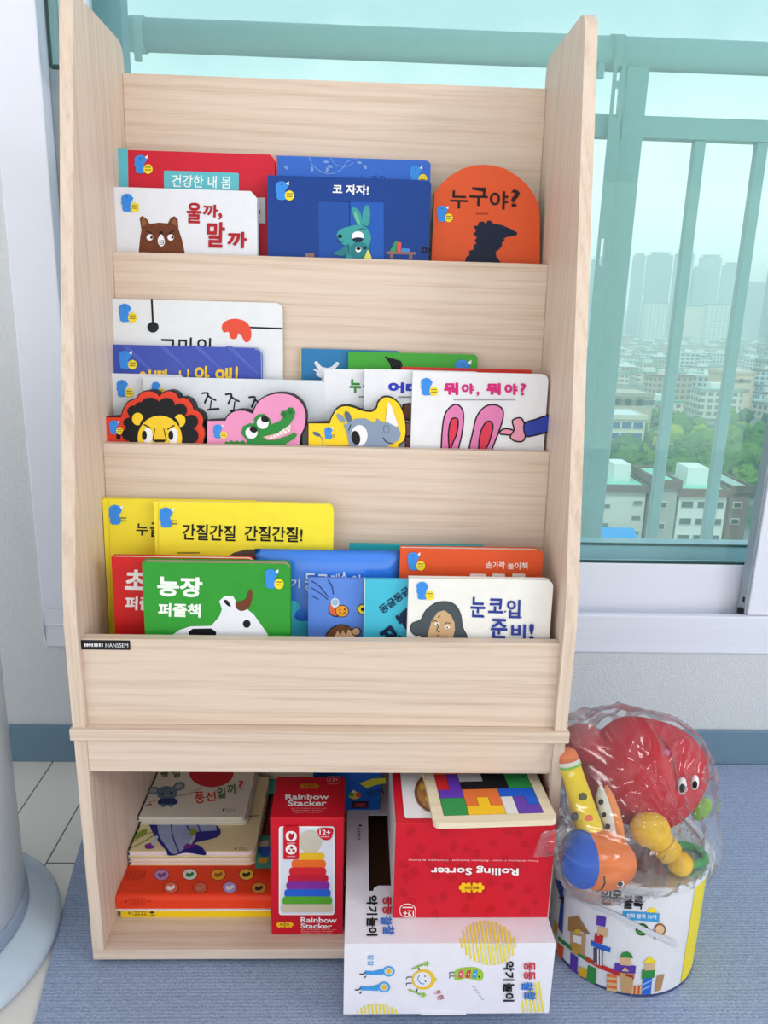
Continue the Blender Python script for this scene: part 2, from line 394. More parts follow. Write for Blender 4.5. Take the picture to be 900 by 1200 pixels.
# carpet mat with ribs
carp = bpy.data.materials.new('ribbed_carpet'); carp.use_nodes = True
n = carp.node_tree; b = n.nodes['Principled BSDF']; b.inputs['Roughness'].default_value = .95; b.inputs['Specular IOR Level'].default_value = .1
t = n.nodes.new('ShaderNodeTexCoord')
wv = n.nodes.new('ShaderNodeTexWave'); wv.bands_direction = 'Y'; wv.inputs['Scale'].default_value = 62; wv.inputs['Distortion'].default_value = 2.6; wv.inputs['Detail'].default_value = 2; wv.inputs['Detail Scale'].default_value = 3
nz = n.nodes.new('ShaderNodeTexNoise'); nz.inputs['Scale'].default_value = 420; nz.inputs['Detail'].default_value = 4
n2 = n.nodes.new('ShaderNodeTexNoise'); n2.inputs['Scale'].default_value = 9
for q in (wv, nz, n2): n.links.new(t.outputs['Object'], q.inputs['Vector'])
ad = n.nodes.new('ShaderNodeMath'); ad.operation = 'MULTIPLY_ADD'; ad.inputs[1].default_value = .22; n.links.new(wv.outputs['Fac'], ad.inputs[0]); n.links.new(nz.outputs['Fac'], ad.inputs[2])
r = n.nodes.new('ShaderNodeValToRGB'); r.color_ramp.elements[0].position = .3; r.color_ramp.elements[0].color = L3((122, 138, 172)); r.color_ramp.elements[1].position = 1.0; r.color_ramp.elements[1].color = L3((182, 198, 226))
n.links.new(ad.outputs[0], r.inputs[0]); n.links.new(r.outputs[0], b.inputs['Base Color'])
bp = n.nodes.new('ShaderNodeBump'); bp.inputs['Strength'].default_value = .4; bp.inputs['Distance'].default_value = .002; n.links.new(ad.outputs[0], bp.inputs['Height']); n.links.new(bp.outputs[0], b.inputs['Normal'])
CZ = .004
outl = [(-.30, -.35), (2.4, -.35), (2.4, WALLY-.012), (-.435, WALLY-.012), (-.392, .18), (-.343, -.09)]
ca = MB().prism(outl, lambda p, d: (p[0], p[1], d), 0.0003, CZ, carp).build('carpet_mat', bevel=.001)
tag(ca, 'grey blue ribbed carpet spread under the bookshelf', 'carpet')

# ------------------------------------------------------------------ bookshelf
TH = .015; HW = .30; XI = HW-TH
shelf = empty('bookshelf', (0, .16, CZ)); tag(shelf, 'tall light oak childrens bookshelf with three display tiers', 'bookshelf')
SI = MW[shelf.name].inverted()
def sp(mb, name, parent=shelf, bevel=.0012): return mb.build(name, parent, bevel=bevel, inv=SI)
DP = .33; ZM0, ZM1 = .342, .357
footm = simple('foot', (25, 25, 28), .5)
for fx in (-.285, .262):
    for fy in (.012, .29): sp(MB().box((fx, fy, CZ), (fx+.023, fy+.023, .015), footm), 'foot')
sp(MB().box((-HW, 0, .015), (HW, DP, .030), WX), 'bottom_board')
for s in (-1, 1):
    x0, x1 = sorted((s*HW, s*XI)); sp(MB().box((x0, 0, .030), (x1, DP, ZM0), WZ), 'lower_side_panel')
sp(MB().box((-XI, .001, .2965), (XI, .016, ZM0), WX), 'rail')
sp(MB().box((-XI, DP-.018, .03), (XI, DP-.006, ZM0), WX), 'lower_back_panel')
sp(MB().box((-HW-.003, -.004, ZM0), (HW+.003, DP, ZM1), WX), 'middle_board')
def arcpts(cx, cy, r, a0, a1, n=7): return [(cx+r*math.cos(R_(a0+(a1-a0)*i/n)), cy+r*math.sin(R_(a0+(a1-a0)*i/n))) for i in range(n+1)]
ZT = 1.185
prof = [(0, ZM1), (.0, .49), (.006, .535)] + arcpts(.134+.026, ZT-.026, .026, 168, 90) + arcpts(.325-.022, ZT-.022, .022, 90, 0) + [(.325, ZM1)]
for s in (-1, 1):
    x0, x1 = sorted((s*HW, s*XI)); sp(MB().prism(prof, lambda p, d: (d, p[0], p[1]), x0, x1, WZ), 'side_panel')
LEAN = R_(3); LS, LC = math.sin(LEAN), math.cos(LEAN)
def board(ytop, ztop, zbot, name, th=TH, lean=LEAN):
    q = math.tan(lean)
    pr = [(ytop, ztop), (ytop-(ztop-zbot)*q, zbot), (ytop-(ztop-zbot)*q+th, zbot), (ytop+th, ztop)]
    return sp(MB().prism(pr, lambda p, d: (d, p[0], p[1]), -XI, XI, WX), name)
board(.313, 1.148, .80, 'back_panel', .011)
board(.223, .916, .57, 'display_board'); board(.134, .680, .36, 'display_board')
board(.0098, .469, ZM1, 'front_board', TH, R_(.5))
FZ1, FZ2, FZ3 = .815, .582, .372
sp(MB().box((-XI, .225, FZ1-.012), (XI, .296, FZ1), WX), 'tier_floor'); sp(MB().box((-XI, .138, FZ2-.012), (XI, .208, FZ2), WX), 'tier_floor'); sp(MB().box((-XI, .024, FZ3-.012), (XI, .115, FZ3), WX), 'tier_floor')
# brand plate
ps = plane_surf((0, .0096, .46), 0, 0, (0, -1, .009))
p0 = ps(93, 750, 0); p1 = ps(153, 761.5, 0)
bpl = sp(MB().box((p0.x, p0.y-.0012, p1.z), (p1.x, p0.y+.0012, p0.z), K((32, 33, 40), .35)), 'brand_plate', bevel=.0005); bpl['label'] = 'black brand plate'
ar = Art(plane_surf((0, .0082, .46), 0, 0, (0, -1, 0)), .0002).fr(70, 560, .3778)
ar.tb('HANSSEM', 142, 513, 212, 526, K((235, 235, 240)), .0, 0)
for i in range(8): ar.rect(76+i*7.6, 513 + (i % 2), 80.5+i*7.6, 524, K((235, 235, 240)))
ar.rect(76, 516, 98, 520, K((235, 235, 240)))
x = ar.mb.build('lettering', bpl, inv=MW[shelf.name].inverted())
# ------------------------------------------------------------------ balcony railing and the city outside
RLY = .86
rail_m = K((214, 222, 222), .5)
r = empty('balcony_railing', (.6, RLY, .1)); tag(r, 'grey metal balcony railing outside the tinted window', 'railing'); I = MW[r.name].inverted()
t0, t1 = at(200, 22, 1, RLY).z, at(200, 62, 1, RLY).z; s0, s1 = at(880, 140, 1, RLY).z, at(880, 166, 1, RLY).z
rz, rr_ = (t0+t1)/2, (t0-t1)/2
MB().tube([(-1.4, RLY, rz), (2.6, RLY, rz)], rr_, rail_m, 24).build('top_rail', r, smooth=True, inv=I)
MB().box((-1.4, RLY-.002, s1), (2.6, RLY+.03, s0), rail_m).build('middle_rail', r, bevel=.002, inv=I)
bot = -.02
MB().box((-1.4, RLY, bot-.04), (2.6, RLY+.03, bot), rail_m).build('bottom_rail', r, bevel=.002, inv=I)
bx, by = at(812, 250, 1, RLY).x, at(884, 250, 1, RLY).x; st = by-bx
pxa, pxb = at(712, 300, 1, RLY).x, at(737, 300, 1, RLY).x
MB().box((pxa, RLY-.012, -.1), (pxb, RLY+.04, rz-rr_*.6), rail_m).build('post', r, bevel=.003, inv=I)
for k in range(-16, 10):
    x = bx+k*st
    if pxa-.03 < x < pxb+.03: continue
    if not (.2 < x < 1.9 or x < -.35): continue
    MB().box((x-.012, RLY+.004, bot), (x+.012, RLY+.022, s1), rail_m).build('baluster', r, bevel=.002, inv=I)
# slotted strap bracket left of the post and pipe clamps
bxa, bxb = at(717, 100, 1, RLY-.02).x, at(731, 100, 1, RLY-.02).x; yb_ = RLY-.02
zs = [at(722, y, 1, yb_).z for y in (77, 95, 104, 138, 165, 280, 312, 400)]
m = MB(); sw = (bxb-bxa)*.30
m.box((bxa, yb_-.003, .1), (bxa+sw, yb_, zs[0]+.03), rail_m).box((bxb-sw, yb_-.003, .1), (bxb, yb_, zs[0]+.03), rail_m)
zz = [zs[0]+.03, zs[0], zs[1], zs[2], zs[3], zs[4], zs[5], zs[6], .1]
for a_, b_ in ((0, 1), (2, 3), (4, 6), (7, 8)): m.box((bxa+sw, yb_-.003, zz[b_]), (bxb-sw, yb_, zz[a_]), rail_m)
m.build('slotted_bracket', r, inv=I)
MB().box((bxb+.003, yb_, .1), (pxa, yb_+.004, zs[4]), rail_m).build('side_plate', r, inv=I)
for px_ in (163, 723):
    x = at(px_, 40, 1, RLY).x
    MB().tube([(x-.013, RLY, rz), (x+.013, RLY, rz)], rr_+.003, rail_m, 24).build('pipe_clamp', r, smooth=True, inv=I)
    MB().box((x-.006 + (.0 if px_ < 400 else -.03), RLY-.02, rz-rr_-.02), (x+.006+(.0 if px_ < 400 else -.03), RLY-.008, rz-rr_+.006), rail_m).build('clamp_bolt', r, inv=I)

GZ = -46.0
gm = bpy.data.materials.new('city_ground'); gm.use_nodes = True; n = gm.node_tree; b = n.nodes['Principled BSDF']; b.inputs['Roughness'].default_value = .9
t = n.nodes.new('ShaderNodeTexCoord'); z = n.nodes.new('ShaderNodeTexNoise'); z.inputs['Scale'].default_value = .05; z.inputs['Detail'].default_value = 8; n.links.new(t.outputs['Object'], z.inputs['Vector'])
rp = n.nodes.new('ShaderNodeValToRGB'); rp.color_ramp.elements[0].position = .4; rp.color_ramp.elements[0].color = L3((70, 92, 70)); rp.color_ramp.elements[1].position = .6; rp.color_ramp.elements[1].color = L3((140, 140, 138)); n.links.new(z.outputs['Fac'], rp.inputs[0]); n.links.new(rp.outputs[0], b.inputs['Base Color'])
o = MB().box((-2500, 8, GZ-1), (3500, 5000, GZ), gm).build('ground'); o['kind'] = 'structure'
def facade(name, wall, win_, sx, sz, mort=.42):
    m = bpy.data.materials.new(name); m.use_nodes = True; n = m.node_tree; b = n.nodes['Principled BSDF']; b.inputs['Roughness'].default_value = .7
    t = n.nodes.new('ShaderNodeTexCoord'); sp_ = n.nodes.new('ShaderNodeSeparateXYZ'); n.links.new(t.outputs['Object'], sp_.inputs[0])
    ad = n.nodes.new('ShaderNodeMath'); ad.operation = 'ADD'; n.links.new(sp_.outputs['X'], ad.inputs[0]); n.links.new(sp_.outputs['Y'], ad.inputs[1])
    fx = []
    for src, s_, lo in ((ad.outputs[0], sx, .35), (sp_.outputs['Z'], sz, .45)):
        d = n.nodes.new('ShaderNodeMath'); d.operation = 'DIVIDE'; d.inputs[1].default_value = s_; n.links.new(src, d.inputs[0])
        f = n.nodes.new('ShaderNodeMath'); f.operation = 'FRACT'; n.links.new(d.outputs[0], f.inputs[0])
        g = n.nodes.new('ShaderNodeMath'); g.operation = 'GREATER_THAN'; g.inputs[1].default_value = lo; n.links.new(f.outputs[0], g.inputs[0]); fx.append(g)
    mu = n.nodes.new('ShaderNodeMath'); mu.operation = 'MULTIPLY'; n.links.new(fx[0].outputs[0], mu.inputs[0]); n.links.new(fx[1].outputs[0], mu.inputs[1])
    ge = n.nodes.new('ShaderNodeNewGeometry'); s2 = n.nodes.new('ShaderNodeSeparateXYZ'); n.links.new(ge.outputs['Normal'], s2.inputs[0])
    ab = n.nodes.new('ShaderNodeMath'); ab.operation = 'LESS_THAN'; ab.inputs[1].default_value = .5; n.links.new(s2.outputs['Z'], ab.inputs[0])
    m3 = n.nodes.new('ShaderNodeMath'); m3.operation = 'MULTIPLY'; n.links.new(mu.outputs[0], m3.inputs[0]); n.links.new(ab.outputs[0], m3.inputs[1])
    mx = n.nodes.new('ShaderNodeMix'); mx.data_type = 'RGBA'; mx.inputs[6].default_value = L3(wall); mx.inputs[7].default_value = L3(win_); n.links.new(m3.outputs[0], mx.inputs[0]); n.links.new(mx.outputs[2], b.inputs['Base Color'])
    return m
def place(px, py): return at(px, py, 2, GZ)
CITY = 'low buildings of the distant city'
def gpos(px, py_base): p = place(px, py_base); return p, (p-CC).length
# residential towers on the skyline
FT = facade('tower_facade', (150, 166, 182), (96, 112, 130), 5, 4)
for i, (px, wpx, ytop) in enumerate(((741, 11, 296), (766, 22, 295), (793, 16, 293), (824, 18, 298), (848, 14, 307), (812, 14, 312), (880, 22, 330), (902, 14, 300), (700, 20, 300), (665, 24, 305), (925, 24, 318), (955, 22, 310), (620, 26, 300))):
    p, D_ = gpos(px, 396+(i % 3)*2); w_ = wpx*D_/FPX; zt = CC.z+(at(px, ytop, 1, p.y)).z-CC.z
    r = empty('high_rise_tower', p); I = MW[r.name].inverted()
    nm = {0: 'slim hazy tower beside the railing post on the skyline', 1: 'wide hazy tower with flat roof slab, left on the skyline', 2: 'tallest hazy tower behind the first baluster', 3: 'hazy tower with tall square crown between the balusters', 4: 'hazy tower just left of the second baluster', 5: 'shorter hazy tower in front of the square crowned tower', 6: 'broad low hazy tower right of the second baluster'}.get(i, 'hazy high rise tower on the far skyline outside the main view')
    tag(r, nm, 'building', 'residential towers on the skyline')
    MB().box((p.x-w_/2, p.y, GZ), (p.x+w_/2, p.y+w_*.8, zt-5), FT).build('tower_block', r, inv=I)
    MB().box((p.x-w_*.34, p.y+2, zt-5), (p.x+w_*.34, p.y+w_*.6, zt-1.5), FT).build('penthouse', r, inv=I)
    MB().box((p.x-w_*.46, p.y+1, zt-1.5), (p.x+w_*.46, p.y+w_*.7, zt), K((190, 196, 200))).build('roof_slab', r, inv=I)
# pale slab blocks
FS_ = facade('slab_facade', (226, 224, 216), (150, 160, 166), 7, 3.2); BEI = K((226, 214, 196), .7)
for (px, wpx, yt, yb, lab, ed) in ((765, 24, 354, 402, 'white slab apartment block with grey roof beyond first baluster', 1), (812, 22, 358, 406, 'beige slab apartment block in the middle of the city view', 0), (836, 22, 356, 408, 'pale grey apartment block beside the beige slab block', 1)):
    p, D_ = gpos(px, yb); w_ = wpx*D_/FPX; zt = at(px, yt, 1, p.y).z; r = empty('apartment_block', p); tag(r, lab, 'building', 'slab apartment blocks in the middle distance'); I = MW[r.name].inverted()
    MB().box((p.x-w_/2, p.y, GZ), (p.x+w_/2, p.y+14, zt-2), FS_ if ed else BEI).build('block', r, inv=I)
    MB().box((p.x-w_/2-.5, p.y-.5, zt-2), (p.x+w_/2+.5, p.y+14.5, zt), K((130, 140, 142))).build('roof', r, inv=I)
# low buildings
cols = [((214, 206, 192), (120, 120, 120)), ((196, 170, 150), (110, 110, 110)), ((222, 222, 220), (110, 130, 150)), ((176, 150, 136), (90, 90, 92)), ((204, 208, 206), (100, 110, 116)), ((228, 214, 190), (130, 110, 100))]
roofs = [(150, 170, 158), (110, 156, 132), (206, 206, 200), (232, 232, 230), (128, 128, 126), (150, 120, 108)]
LOWM = []; LOWR = []
rk = random.Random(11)
for i in range(12):
    fm_ = facade('low_facade', *cols[i % 6], rk.uniform(3, 4.5), 3.1); w_, d_, h_ = rk.uniform(10, 26), rk.uniform(9, 16), rk.choice((7, 10, 10, 13, 16))
    a_ = MB().box((-w_/2, 0, 0), (w_/2, d_, h_), fm_).build('walls'); b_ = MB().box((-w_/2-.3, -.3, h_), (w_/2+.3, d_+.3, h_+.8), K(roofs[(i*5) % 6], .8)).build('roof'); c_ = MB().box((-w_*.2, d_*.3, h_+.8), (w_*.15, d_*.75, h_+3.2), K((224, 222, 216), .8)).build('roof_hut')
    LOWR.append(math.hypot(w_, d_)*.5); LOWM.append([a_.data, b_.data, c_.data])
    for q in (a_, b_, c_): bpy.data.objects.remove(q)
SPOT = []
for (x0_, x1_, yb_, dp_) in ((712, 757, 552, 14), (708, 766, 520, 18), (848, 886, 488, 16), (708, 758, 680, 13), (797, 853, 690, 13), (772, 795, 690, 12), (858, 880, 668, 12)):
    q = place((x0_+x1_)/2, yb_); wd_ = (x1_-x0_)*(q-CC).length/FPX
    SPOT.append((q+Vector((0, dp_/2, 0)), math.hypot(wd_, dp_)*.46))
SPOT.append((place(722, 690)+Vector((0, -5, 0)), 5))
def free(p, r_):
    for q, s_ in SPOT:
        if (q-p).length < (r_+s_)*.97: return False
    SPOT.append((p, r_)); return True
def low(px, py, k, rot):
    p = place(px, py)
    if not free(p, LOWR[k]): return
    r = empty('low_building', p, Matrix.Rotation(rot, 3, 'Z')); tag(r, 'small low rise building among many in the hazy city beyond the railing', 'building', CITY)
    for nm, me in zip(('walls', 'roof', 'roof_hut'), LOWM[k]): o = bpy.data.objects.new(nm, me); COL.objects.link(o); o.parent = r
row = 404
while row < 492:
    stp = 9+ (row-400)*.16
    px = 640+rk.uniform(0, stp)
    while px < 960:
        if not (row > 452 and 700 < px < 762) and not (row > 440 and 846 < px < 890): low(px, row+rk.uniform(-2, 2), rk.randrange(12), rk.uniform(-.5, .5))
        px += stp*rk.uniform(.9, 1.7)
    row += 5+(row-400)*.075
# the rest of the quarter, hidden behind the shelf in this view
mass = MB()
for row_ in (404, 410, 417, 425, 434, 445, 458, 474, 494, 520, 555):
    px = -250 + rk.uniform(0, 20)
    while px < 636:
        p = place(px, row_ + (640-px)*0); kk = rk.randrange(12)
        if free(p, LOWR[kk]):
            Rm = Matrix.Translation(p) @ Matrix.Rotation(rk.uniform(-.5, .5), 4, 'Z')
            for me in LOWM[kk]:
                i0 = len(mass.v); mass.v += [tuple(Rm @ v.co) for v in me.vertices]
                for f_ in me.polygons: mass.face([i0+q for q in f_.vertices], me.materials[f_.material_index])
        px += (11+(row_-400)*.2)*rk.uniform(1, 1.7)
o = mass.build('rooftops'); tag(o, 'mass of low rooftops continuing behind the bookshelf', 'buildings', None, 'stuff')
# trees
TM = []
for i in range(4):
    tc_ = [(84, 120, 62), (104, 136, 62), (150, 160, 66), (66, 104, 66)][i]
    mt = K(tc_, .9, .1, 0, 300, .3, .5)
    m = MB()
    def fn(d, l, i=i): return l*(1+.28*noise.noise(d*2.3+Vector((i*3, 0, 0)))+.16*noise.noise(d*6+Vector((i*7, 1, 0))))
    m.ell((0, 0, 7), (4.6, 4.4, 4.6), mt, seg=30, rings=20, fn=fn); o = m.build('crown', smooth=False); o2 = MB().tube([(0, 0, 0), (.2, 0, 2), (0, 0, 4)], [.5, .4, .3], K((90, 72, 58), .9), 8).build('trunk'); TM.append((o.data, o2.data)); bpy.data.objects.remove(o); bpy.data.objects.remove(o2)
KIND = ['mid green round tree in the leafy patch below the city blocks', 'light green round tree in the leafy patch below the city blocks', 'yellow green tree standing out in the leafy patch', 'dark green round tree in the leafy patch below the city blocks']
def tree(px, py, k, s_):
    p = place(px, py)
    if not free(p, 4.1*s_): return
    r = empty('tree', p, Matrix.Rotation(rk.uniform(0, 6), 3, 'Z') @ Matrix.Scale(s_, 3)); tag(r, KIND[k], 'tree', 'trees among the apartment blocks')
    for nm, me in zip(('crown', 'trunk'), TM[k]): o = bpy.data.objects.new(nm, me); COL.objects.link(o); o.parent = r
for i in range(260):
    py = rk.uniform(528, 585); px = rk.uniform(690, 905)
    k = 2 if (770 < px < 822 and py < 546 and rk.random() < .7) else rk.choice((0, 0, 1, 3))
    tree(px, py, k, rk.uniform(.75, 1.15))
for i in range(26): tree(rk.uniform(690, 905), rk.uniform(478, 525), rk.choice((0, 3, 3, 1)), rk.uniform(.6, .9))
for i in range(14): tree(rk.uniform(700, 880), rk.uniform(652, 690), rk.choice((0, 1, 3)), rk.uniform(.3, .45))
# nearer buildings with their own windows
def house(name, label, px0, px1, y_roof, y_base, depth, wall, trim_, wins, glassc, rot=0, hut=None, roofc=(150, 210, 190), winw=2.2, winh=1.5, band=True):
    """front face spans px0..px1 at the roof edge; wins = (u,v) fractions across and down"""
    pb = place((px0+px1)/2, y_base); Y = pb.y; xa, xb = at(px0, y_roof, 1, Y).x, at(px1, y_roof, 1, Y).x; zt = at((px0+px1)/2, y_roof, 1, Y).z
    r = empty(name, ((xa+xb)/2, Y, GZ)); tag(r, label, 'building', 'nearer apartment houses'); I = MW[r.name].inverted()
    MB().box((xa, Y, GZ), (xb, Y+depth, zt), K(wall, .8)).build('walls', r, inv=I)
    e_ = .5
    m = MB()
    for q in ((xa-e_, Y-e_, xb+e_, Y), (xa-e_, Y+depth, xb+e_, Y+depth+e_), (xa-e_, Y, xa, Y+depth), (xb, Y, xb+e_, Y+depth)): m.box((q[0], q[1], zt-.9), (q[2], q[3], zt+.5), K(trim_, .8))
    m.build('parapet', r, inv=I)
    MB().box((xa, Y, zt), (xb, Y+depth, zt+.1), K(roofc, .8)).build('roof', r, inv=I)
    if hut: MB().box((xa+(xb-xa)*hut[0], Y+depth*.35, zt+.1), (xa+(xb-xa)*hut[1], Y+depth*.75, zt+3.2), K((226, 228, 222), .8)).build('roof_hut', r, inv=I)
    for u_, v_ in wins:
        x = xa+(xb-xa)*u_; z = zt+(GZ-zt)*v_
        f_ = MB().box((x-winw/2, Y-.12, z-winh/2), (x+winw/2, Y+.1, z+winh/2), K((206, 206, 200), .7)).build('window', r, inv=I); MB().box((x-winw/2+.15, Y-.16, z-winh/2+.15), (x+winw/2-.15, Y-.1, z+winh/2-.15), K(glassc, .3)).build('glazing', f_, inv=I)
    return r
house('apartment_house', 'cream building with blue glazed windows beyond the trees', 712, 757, 488, 552, 14, (222, 214, 192), (206, 200, 186), [(u_, v_) for u_ in (.22, .52, .82) for v_ in (.16, .36, .56)], (60, 96, 150), winw=3.2, winh=2.2, roofc=(214, 216, 214))
house('apartment_house', 'tan low block with dark window band above the cream building', 708, 766, 462, 520, 18, (192, 176, 158), (170, 156, 142), [(u_, .16) for u_ in (.15, .38, .62, .85)], (90, 100, 110), winw=7, winh=2.4, roofc=(186, 178, 166))
house('apartment_house', 'pinkish block with rows of windows right of second baluster', 848, 886, 436, 488, 16, (222, 192, 166), (214, 190, 170), [(u_, v_) for u_ in (.2, .45, .7) for v_ in (.2, .42)], (150, 120, 112), winw=6, winh=2, roofc=(200, 196, 186))
house('apartment_house', 'white apartment house with brown parapet above the blue awning', 708, 758, 571, 680, 13, (214, 210, 204), (128, 104, 104), [(.82, v_) for v_ in (.16, .32, .48)] + [(.08, v_) for v_ in (.2, .4)], (126, 130, 132), hut=(.4, .8), winw=1.8, winh=1.0)
house('apartment_house', 'white apartment house with brown parapet and paired windows', 797, 853, 576, 690, 13, (220, 218, 212), (132, 104, 98), [(u_, v_) for u_ in (.18, .52, .82) for v_ in (.13, .30, .47)], (96, 104, 106), hut=(.35, .8), winw=2.3, winh=1.35)
house('apartment_house', 'narrow shaded wing joined left of the paired window house', 774, 795.5, 566, 690, 12, (176, 170, 164), (128, 104, 100), [(.3, v_) for v_ in (.2, .4, .56)], (96, 100, 104), winw=1.4, winh=1.2)
house('apartment_house', 'brown house with pitched shade right of the paired windows', 858, 880, 572, 668, 12, (140, 116, 108), (116, 96, 92), [(.4, v_) for v_ in (.2, .4)], (90, 94, 98), winw=1.6, winh=1.2, roofc=(176, 190, 184))
p = place(722, 690); zt = at(722, 622, 1, p.y-3).z
xa, xb = at(700, 622, 1, p.y-3).x, at(747, 622, 1, p.y-3).x
r = empty('blue_awning', ((xa+xb)/2, p.y-3, GZ)); tag(r, 'bright blue awning roof in front of the white apartment house', 'awning'); I = MW[r.name].inverted()
MB().prism([(p.y-8, zt-3), (p.y-8, zt-3.3), (p.y-1, zt-.3), (p.y-1, zt)], lambda q, d: (d, q[0], q[1]), xa, xb, K((60, 150, 214), .5)).build('sheet', r, inv=I)
for x in (xa+.5, xb-.5):
    for y in (p.y-7.5, p.y-1.5): MB().box((x-.1, y-.1, GZ), (x+.1, y+.1, zt-3.1), K((120, 124, 126))).build('post', r, inv=I)
# hills
hm = K((110, 130, 116), .95, .1, 0, 300, .2, .01)
m = MB(); N_ = 60; nv = 8
for j in range(nv+1):
    for i in range(N_+1):
        x = -500+i*3500/N_; prof_ = math.sin(math.pi*j/nv); h_ = (60+60*noise.noise(Vector((x*.0016, 3.3, 0)))+90*math.exp(-((x-1450)/420)**2))*prof_
        m.v.append((x, 2500+j*90, GZ+h_-2))
for j in range(nv):
    for i in range(N_): q = j*(N_+1)+i; m.face((q, q+1, q+N_+2, q+N_+1), hm)
o = m.build('hills', smooth=True); o['kind'] = 'structure'
# haze over the city
hz = bpy.data.materials.new('city_haze'); hz.use_nodes = True; n = hz.node_tree; n.nodes.clear(); o_ = n.nodes.new('ShaderNodeOutputMaterial'); vs = n.nodes.new('ShaderNodeVolumeScatter')
vs.inputs['Color'].default_value = (.93, .98, 1, 1); vs.inputs['Density'].default_value = HAZE; vs.inputs['Anisotropy'].default_value = .2; n.links.new(vs.outputs[0], o_.inputs['Volume'])
o = MB().box((-1500, 12, GZ-3), (2500, 2400, 120), hz).build('haze'); o['kind'] = 'stuff'; o['label'] = 'pale haze hanging over the distant city'; o['category'] = 'haze'
# ------------------------------------------------------------------ books on the display tiers
PAGE = K((236, 232, 222), .7)
TIER = {1: (.916, FZ1), 2: (.680, FZ2), 3: (.469, FZ3)}
def rrect(x0, z0, x1, z1, rt=.008, chamfer=False):
    o = [(x0, z0), (x1, z0)]
    if chamfer: o += [(x1, z1-rt), (x1-rt, z1)]
    elif rt: o += arcpts(x1-rt, z1-rt, rt, 0, 90, 5)
    else: o += [(x1, z1)]
    return o + [(x0, z1)]
class Book:
    """front cover plane leans back by LEAN and crosses height zref at depth Y"""
    def __init__(s, tier, Y, name, label, group, lean=LEAN):
        zr, zf = TIER[tier]; s.N = Vector((0, -math.cos(lean), math.sin(lean))); s.V = Vector((0, math.sin(lean), math.cos(lean)))
        s.O = Vector((0, Y, zr)); s.surf = plane_surf(s.O, 0, s.V, s.N)
        s.v0 = (zf-zr)/math.cos(lean) + .0003
        s.name, s.label, s.group, s.lean = name, label, group, lean
    def uv(s, px, py):
        p = s.surf(px, py, 0) - s.O; return p.x, p.dot(s.V)
    def start(s, uc):
        o = s.O + Vector((1, 0, 0))*uc + s.V*s.v0
        rot = Matrix(((1, 0, 0), (0, math.cos(s.lean), math.sin(s.lean)), (0, -math.sin(s.lean), math.cos(s.lean))))
        s.root = empty(s.name, o, rot); tag(s.root, s.label, 'book', s.group); s.uc = uc
    def rect(s, tl, tr, th, cover, spine=None, pages=PAGE, rt=.007, chamfer=False, back=None, spine_w=.0, glossy=None):
        u0, v1 = s.uv(*tl); u1, v2 = s.uv(*tr); s.start((u0+u1)/2)
        h = (v1+v2)/2 - s.v0; w = (u1-u0)/2; tilt = (v2-v1)
        f = lambda p, d: (p[0], d, p[1])
        out = rrect(-w, 0, w, h, rt, chamfer)
        m = MB().prism(out, f, 0, .0016, cover, side=cover)
        m.prism(out, f, th-.0016, th, back or cover)
        m.box((-w-.0008, 0, 0), (-w, th, h), spine or cover)
        m.build('cover', s.root)
        MB().prism(rrect(-w, .0012, w-.0012, h-.0012, rt, chamfer), f, .0016, th-.0016, pages).build('pages', s.root)
        if spine_w: s.art().mb  # spine strip is printed below
        return s
    def shape(s, pts_px, th, body):
        uv = [s.uv(*p) for p in pts_px]; us = [p[0] for p in uv]; s.start((min(us)+max(us))/2)
        out = [(p[0]-s.uc, max(p[1]-s.v0, 0)) for p in uv]
        MB().prism(out, lambda p, d: (p[0], d, p[1]), 0, th, body).build('body', s.root)
        return s
    def art(s): return Art(s.surf)
G1, G2, G3 = 'picture books on the top tier', 'picture books on the middle tier', 'picture books on the lower tier'
DARK = K((20, 20, 26)); RED = K((205, 38, 52))

# ---- top tier
b = Book(1, .266, 'board_book', 'red book with teal title box, behind white bear book on top tier', G1).rect((135, 175), (322, 181.5), .014, K((208, 36, 58)), spine=K((92, 188, 204)), rt=.006, chamfer=True)
A = (120, 170, .2222); TEAL = K((98, 192, 208))
a = b.art().fr(*A); a.poly([(64, 20), (134, 21), (142, 700), (78, 700)], TEAL); sticker(a, 165, 52, 100).build('cover_print', b.root)
a = b.art().fr(*A); a.base = .0008; a.poly([(324, 140), (330, 134), (714, 147), (720, 153), (718, 330), (326, 330)], TEAL); a.text('건강한 내 몸', (368, 155), (680, 165), 66, K((240, 250, 252)), .012); a.build('title', b.root)
a = b.art().fr(*A); a.base = .0012; a.rect(806, 277, 860, 412, K((215, 218, 226)), 3).rect(819, 342, 833, 364, RED).build('side_tab', b.root)

b = Book(1, .243, 'board_book', 'white board book with brown bear face on the top tier', G1).rect((130, 218), (301, 225), .016, K((232, 236, 246)), chamfer=True, rt=.008)
a = sticker(b.art().fr(*A), 96, 256, 98); a.build('cover_print', b.root)
a = b.art().fr(*A); BR = K((112, 62, 40), .6, .2, 0, 300, .35, 160)
a.poly([(188, 700), (192, 560), (200, 480), (206, 450), (196, 385), (210, 373), (236, 392), (249, 415), (300, 409), (345, 413), (360, 384), (380, 375), (398, 392), (401, 440), (420, 500), (436, 575), (440, 700)], BR)
LBR = K((150, 95, 62)); a.poly([(207, 395), (220, 388), (236, 412), (210, 432)], LBR).poly([(362, 405), (380, 388), (390, 400), (390, 430)], LBR)
for ex in (250, 360): a.el(ex, 487, 17, 17, WHITE).el(ex+9, 487, 7, 7, BLACK)
a.poly([(310, 470), (325, 492), (328, 520), (312, 535), (296, 522), (293, 495)], WHITE, 4).el(309, 462, 11, 9, BLACK)
a.line([(302, 505), (320, 503), (322, 522), (303, 525)], 4, BLACK, closed=True).line([(302, 515), (321, 513)], 3, BLACK)
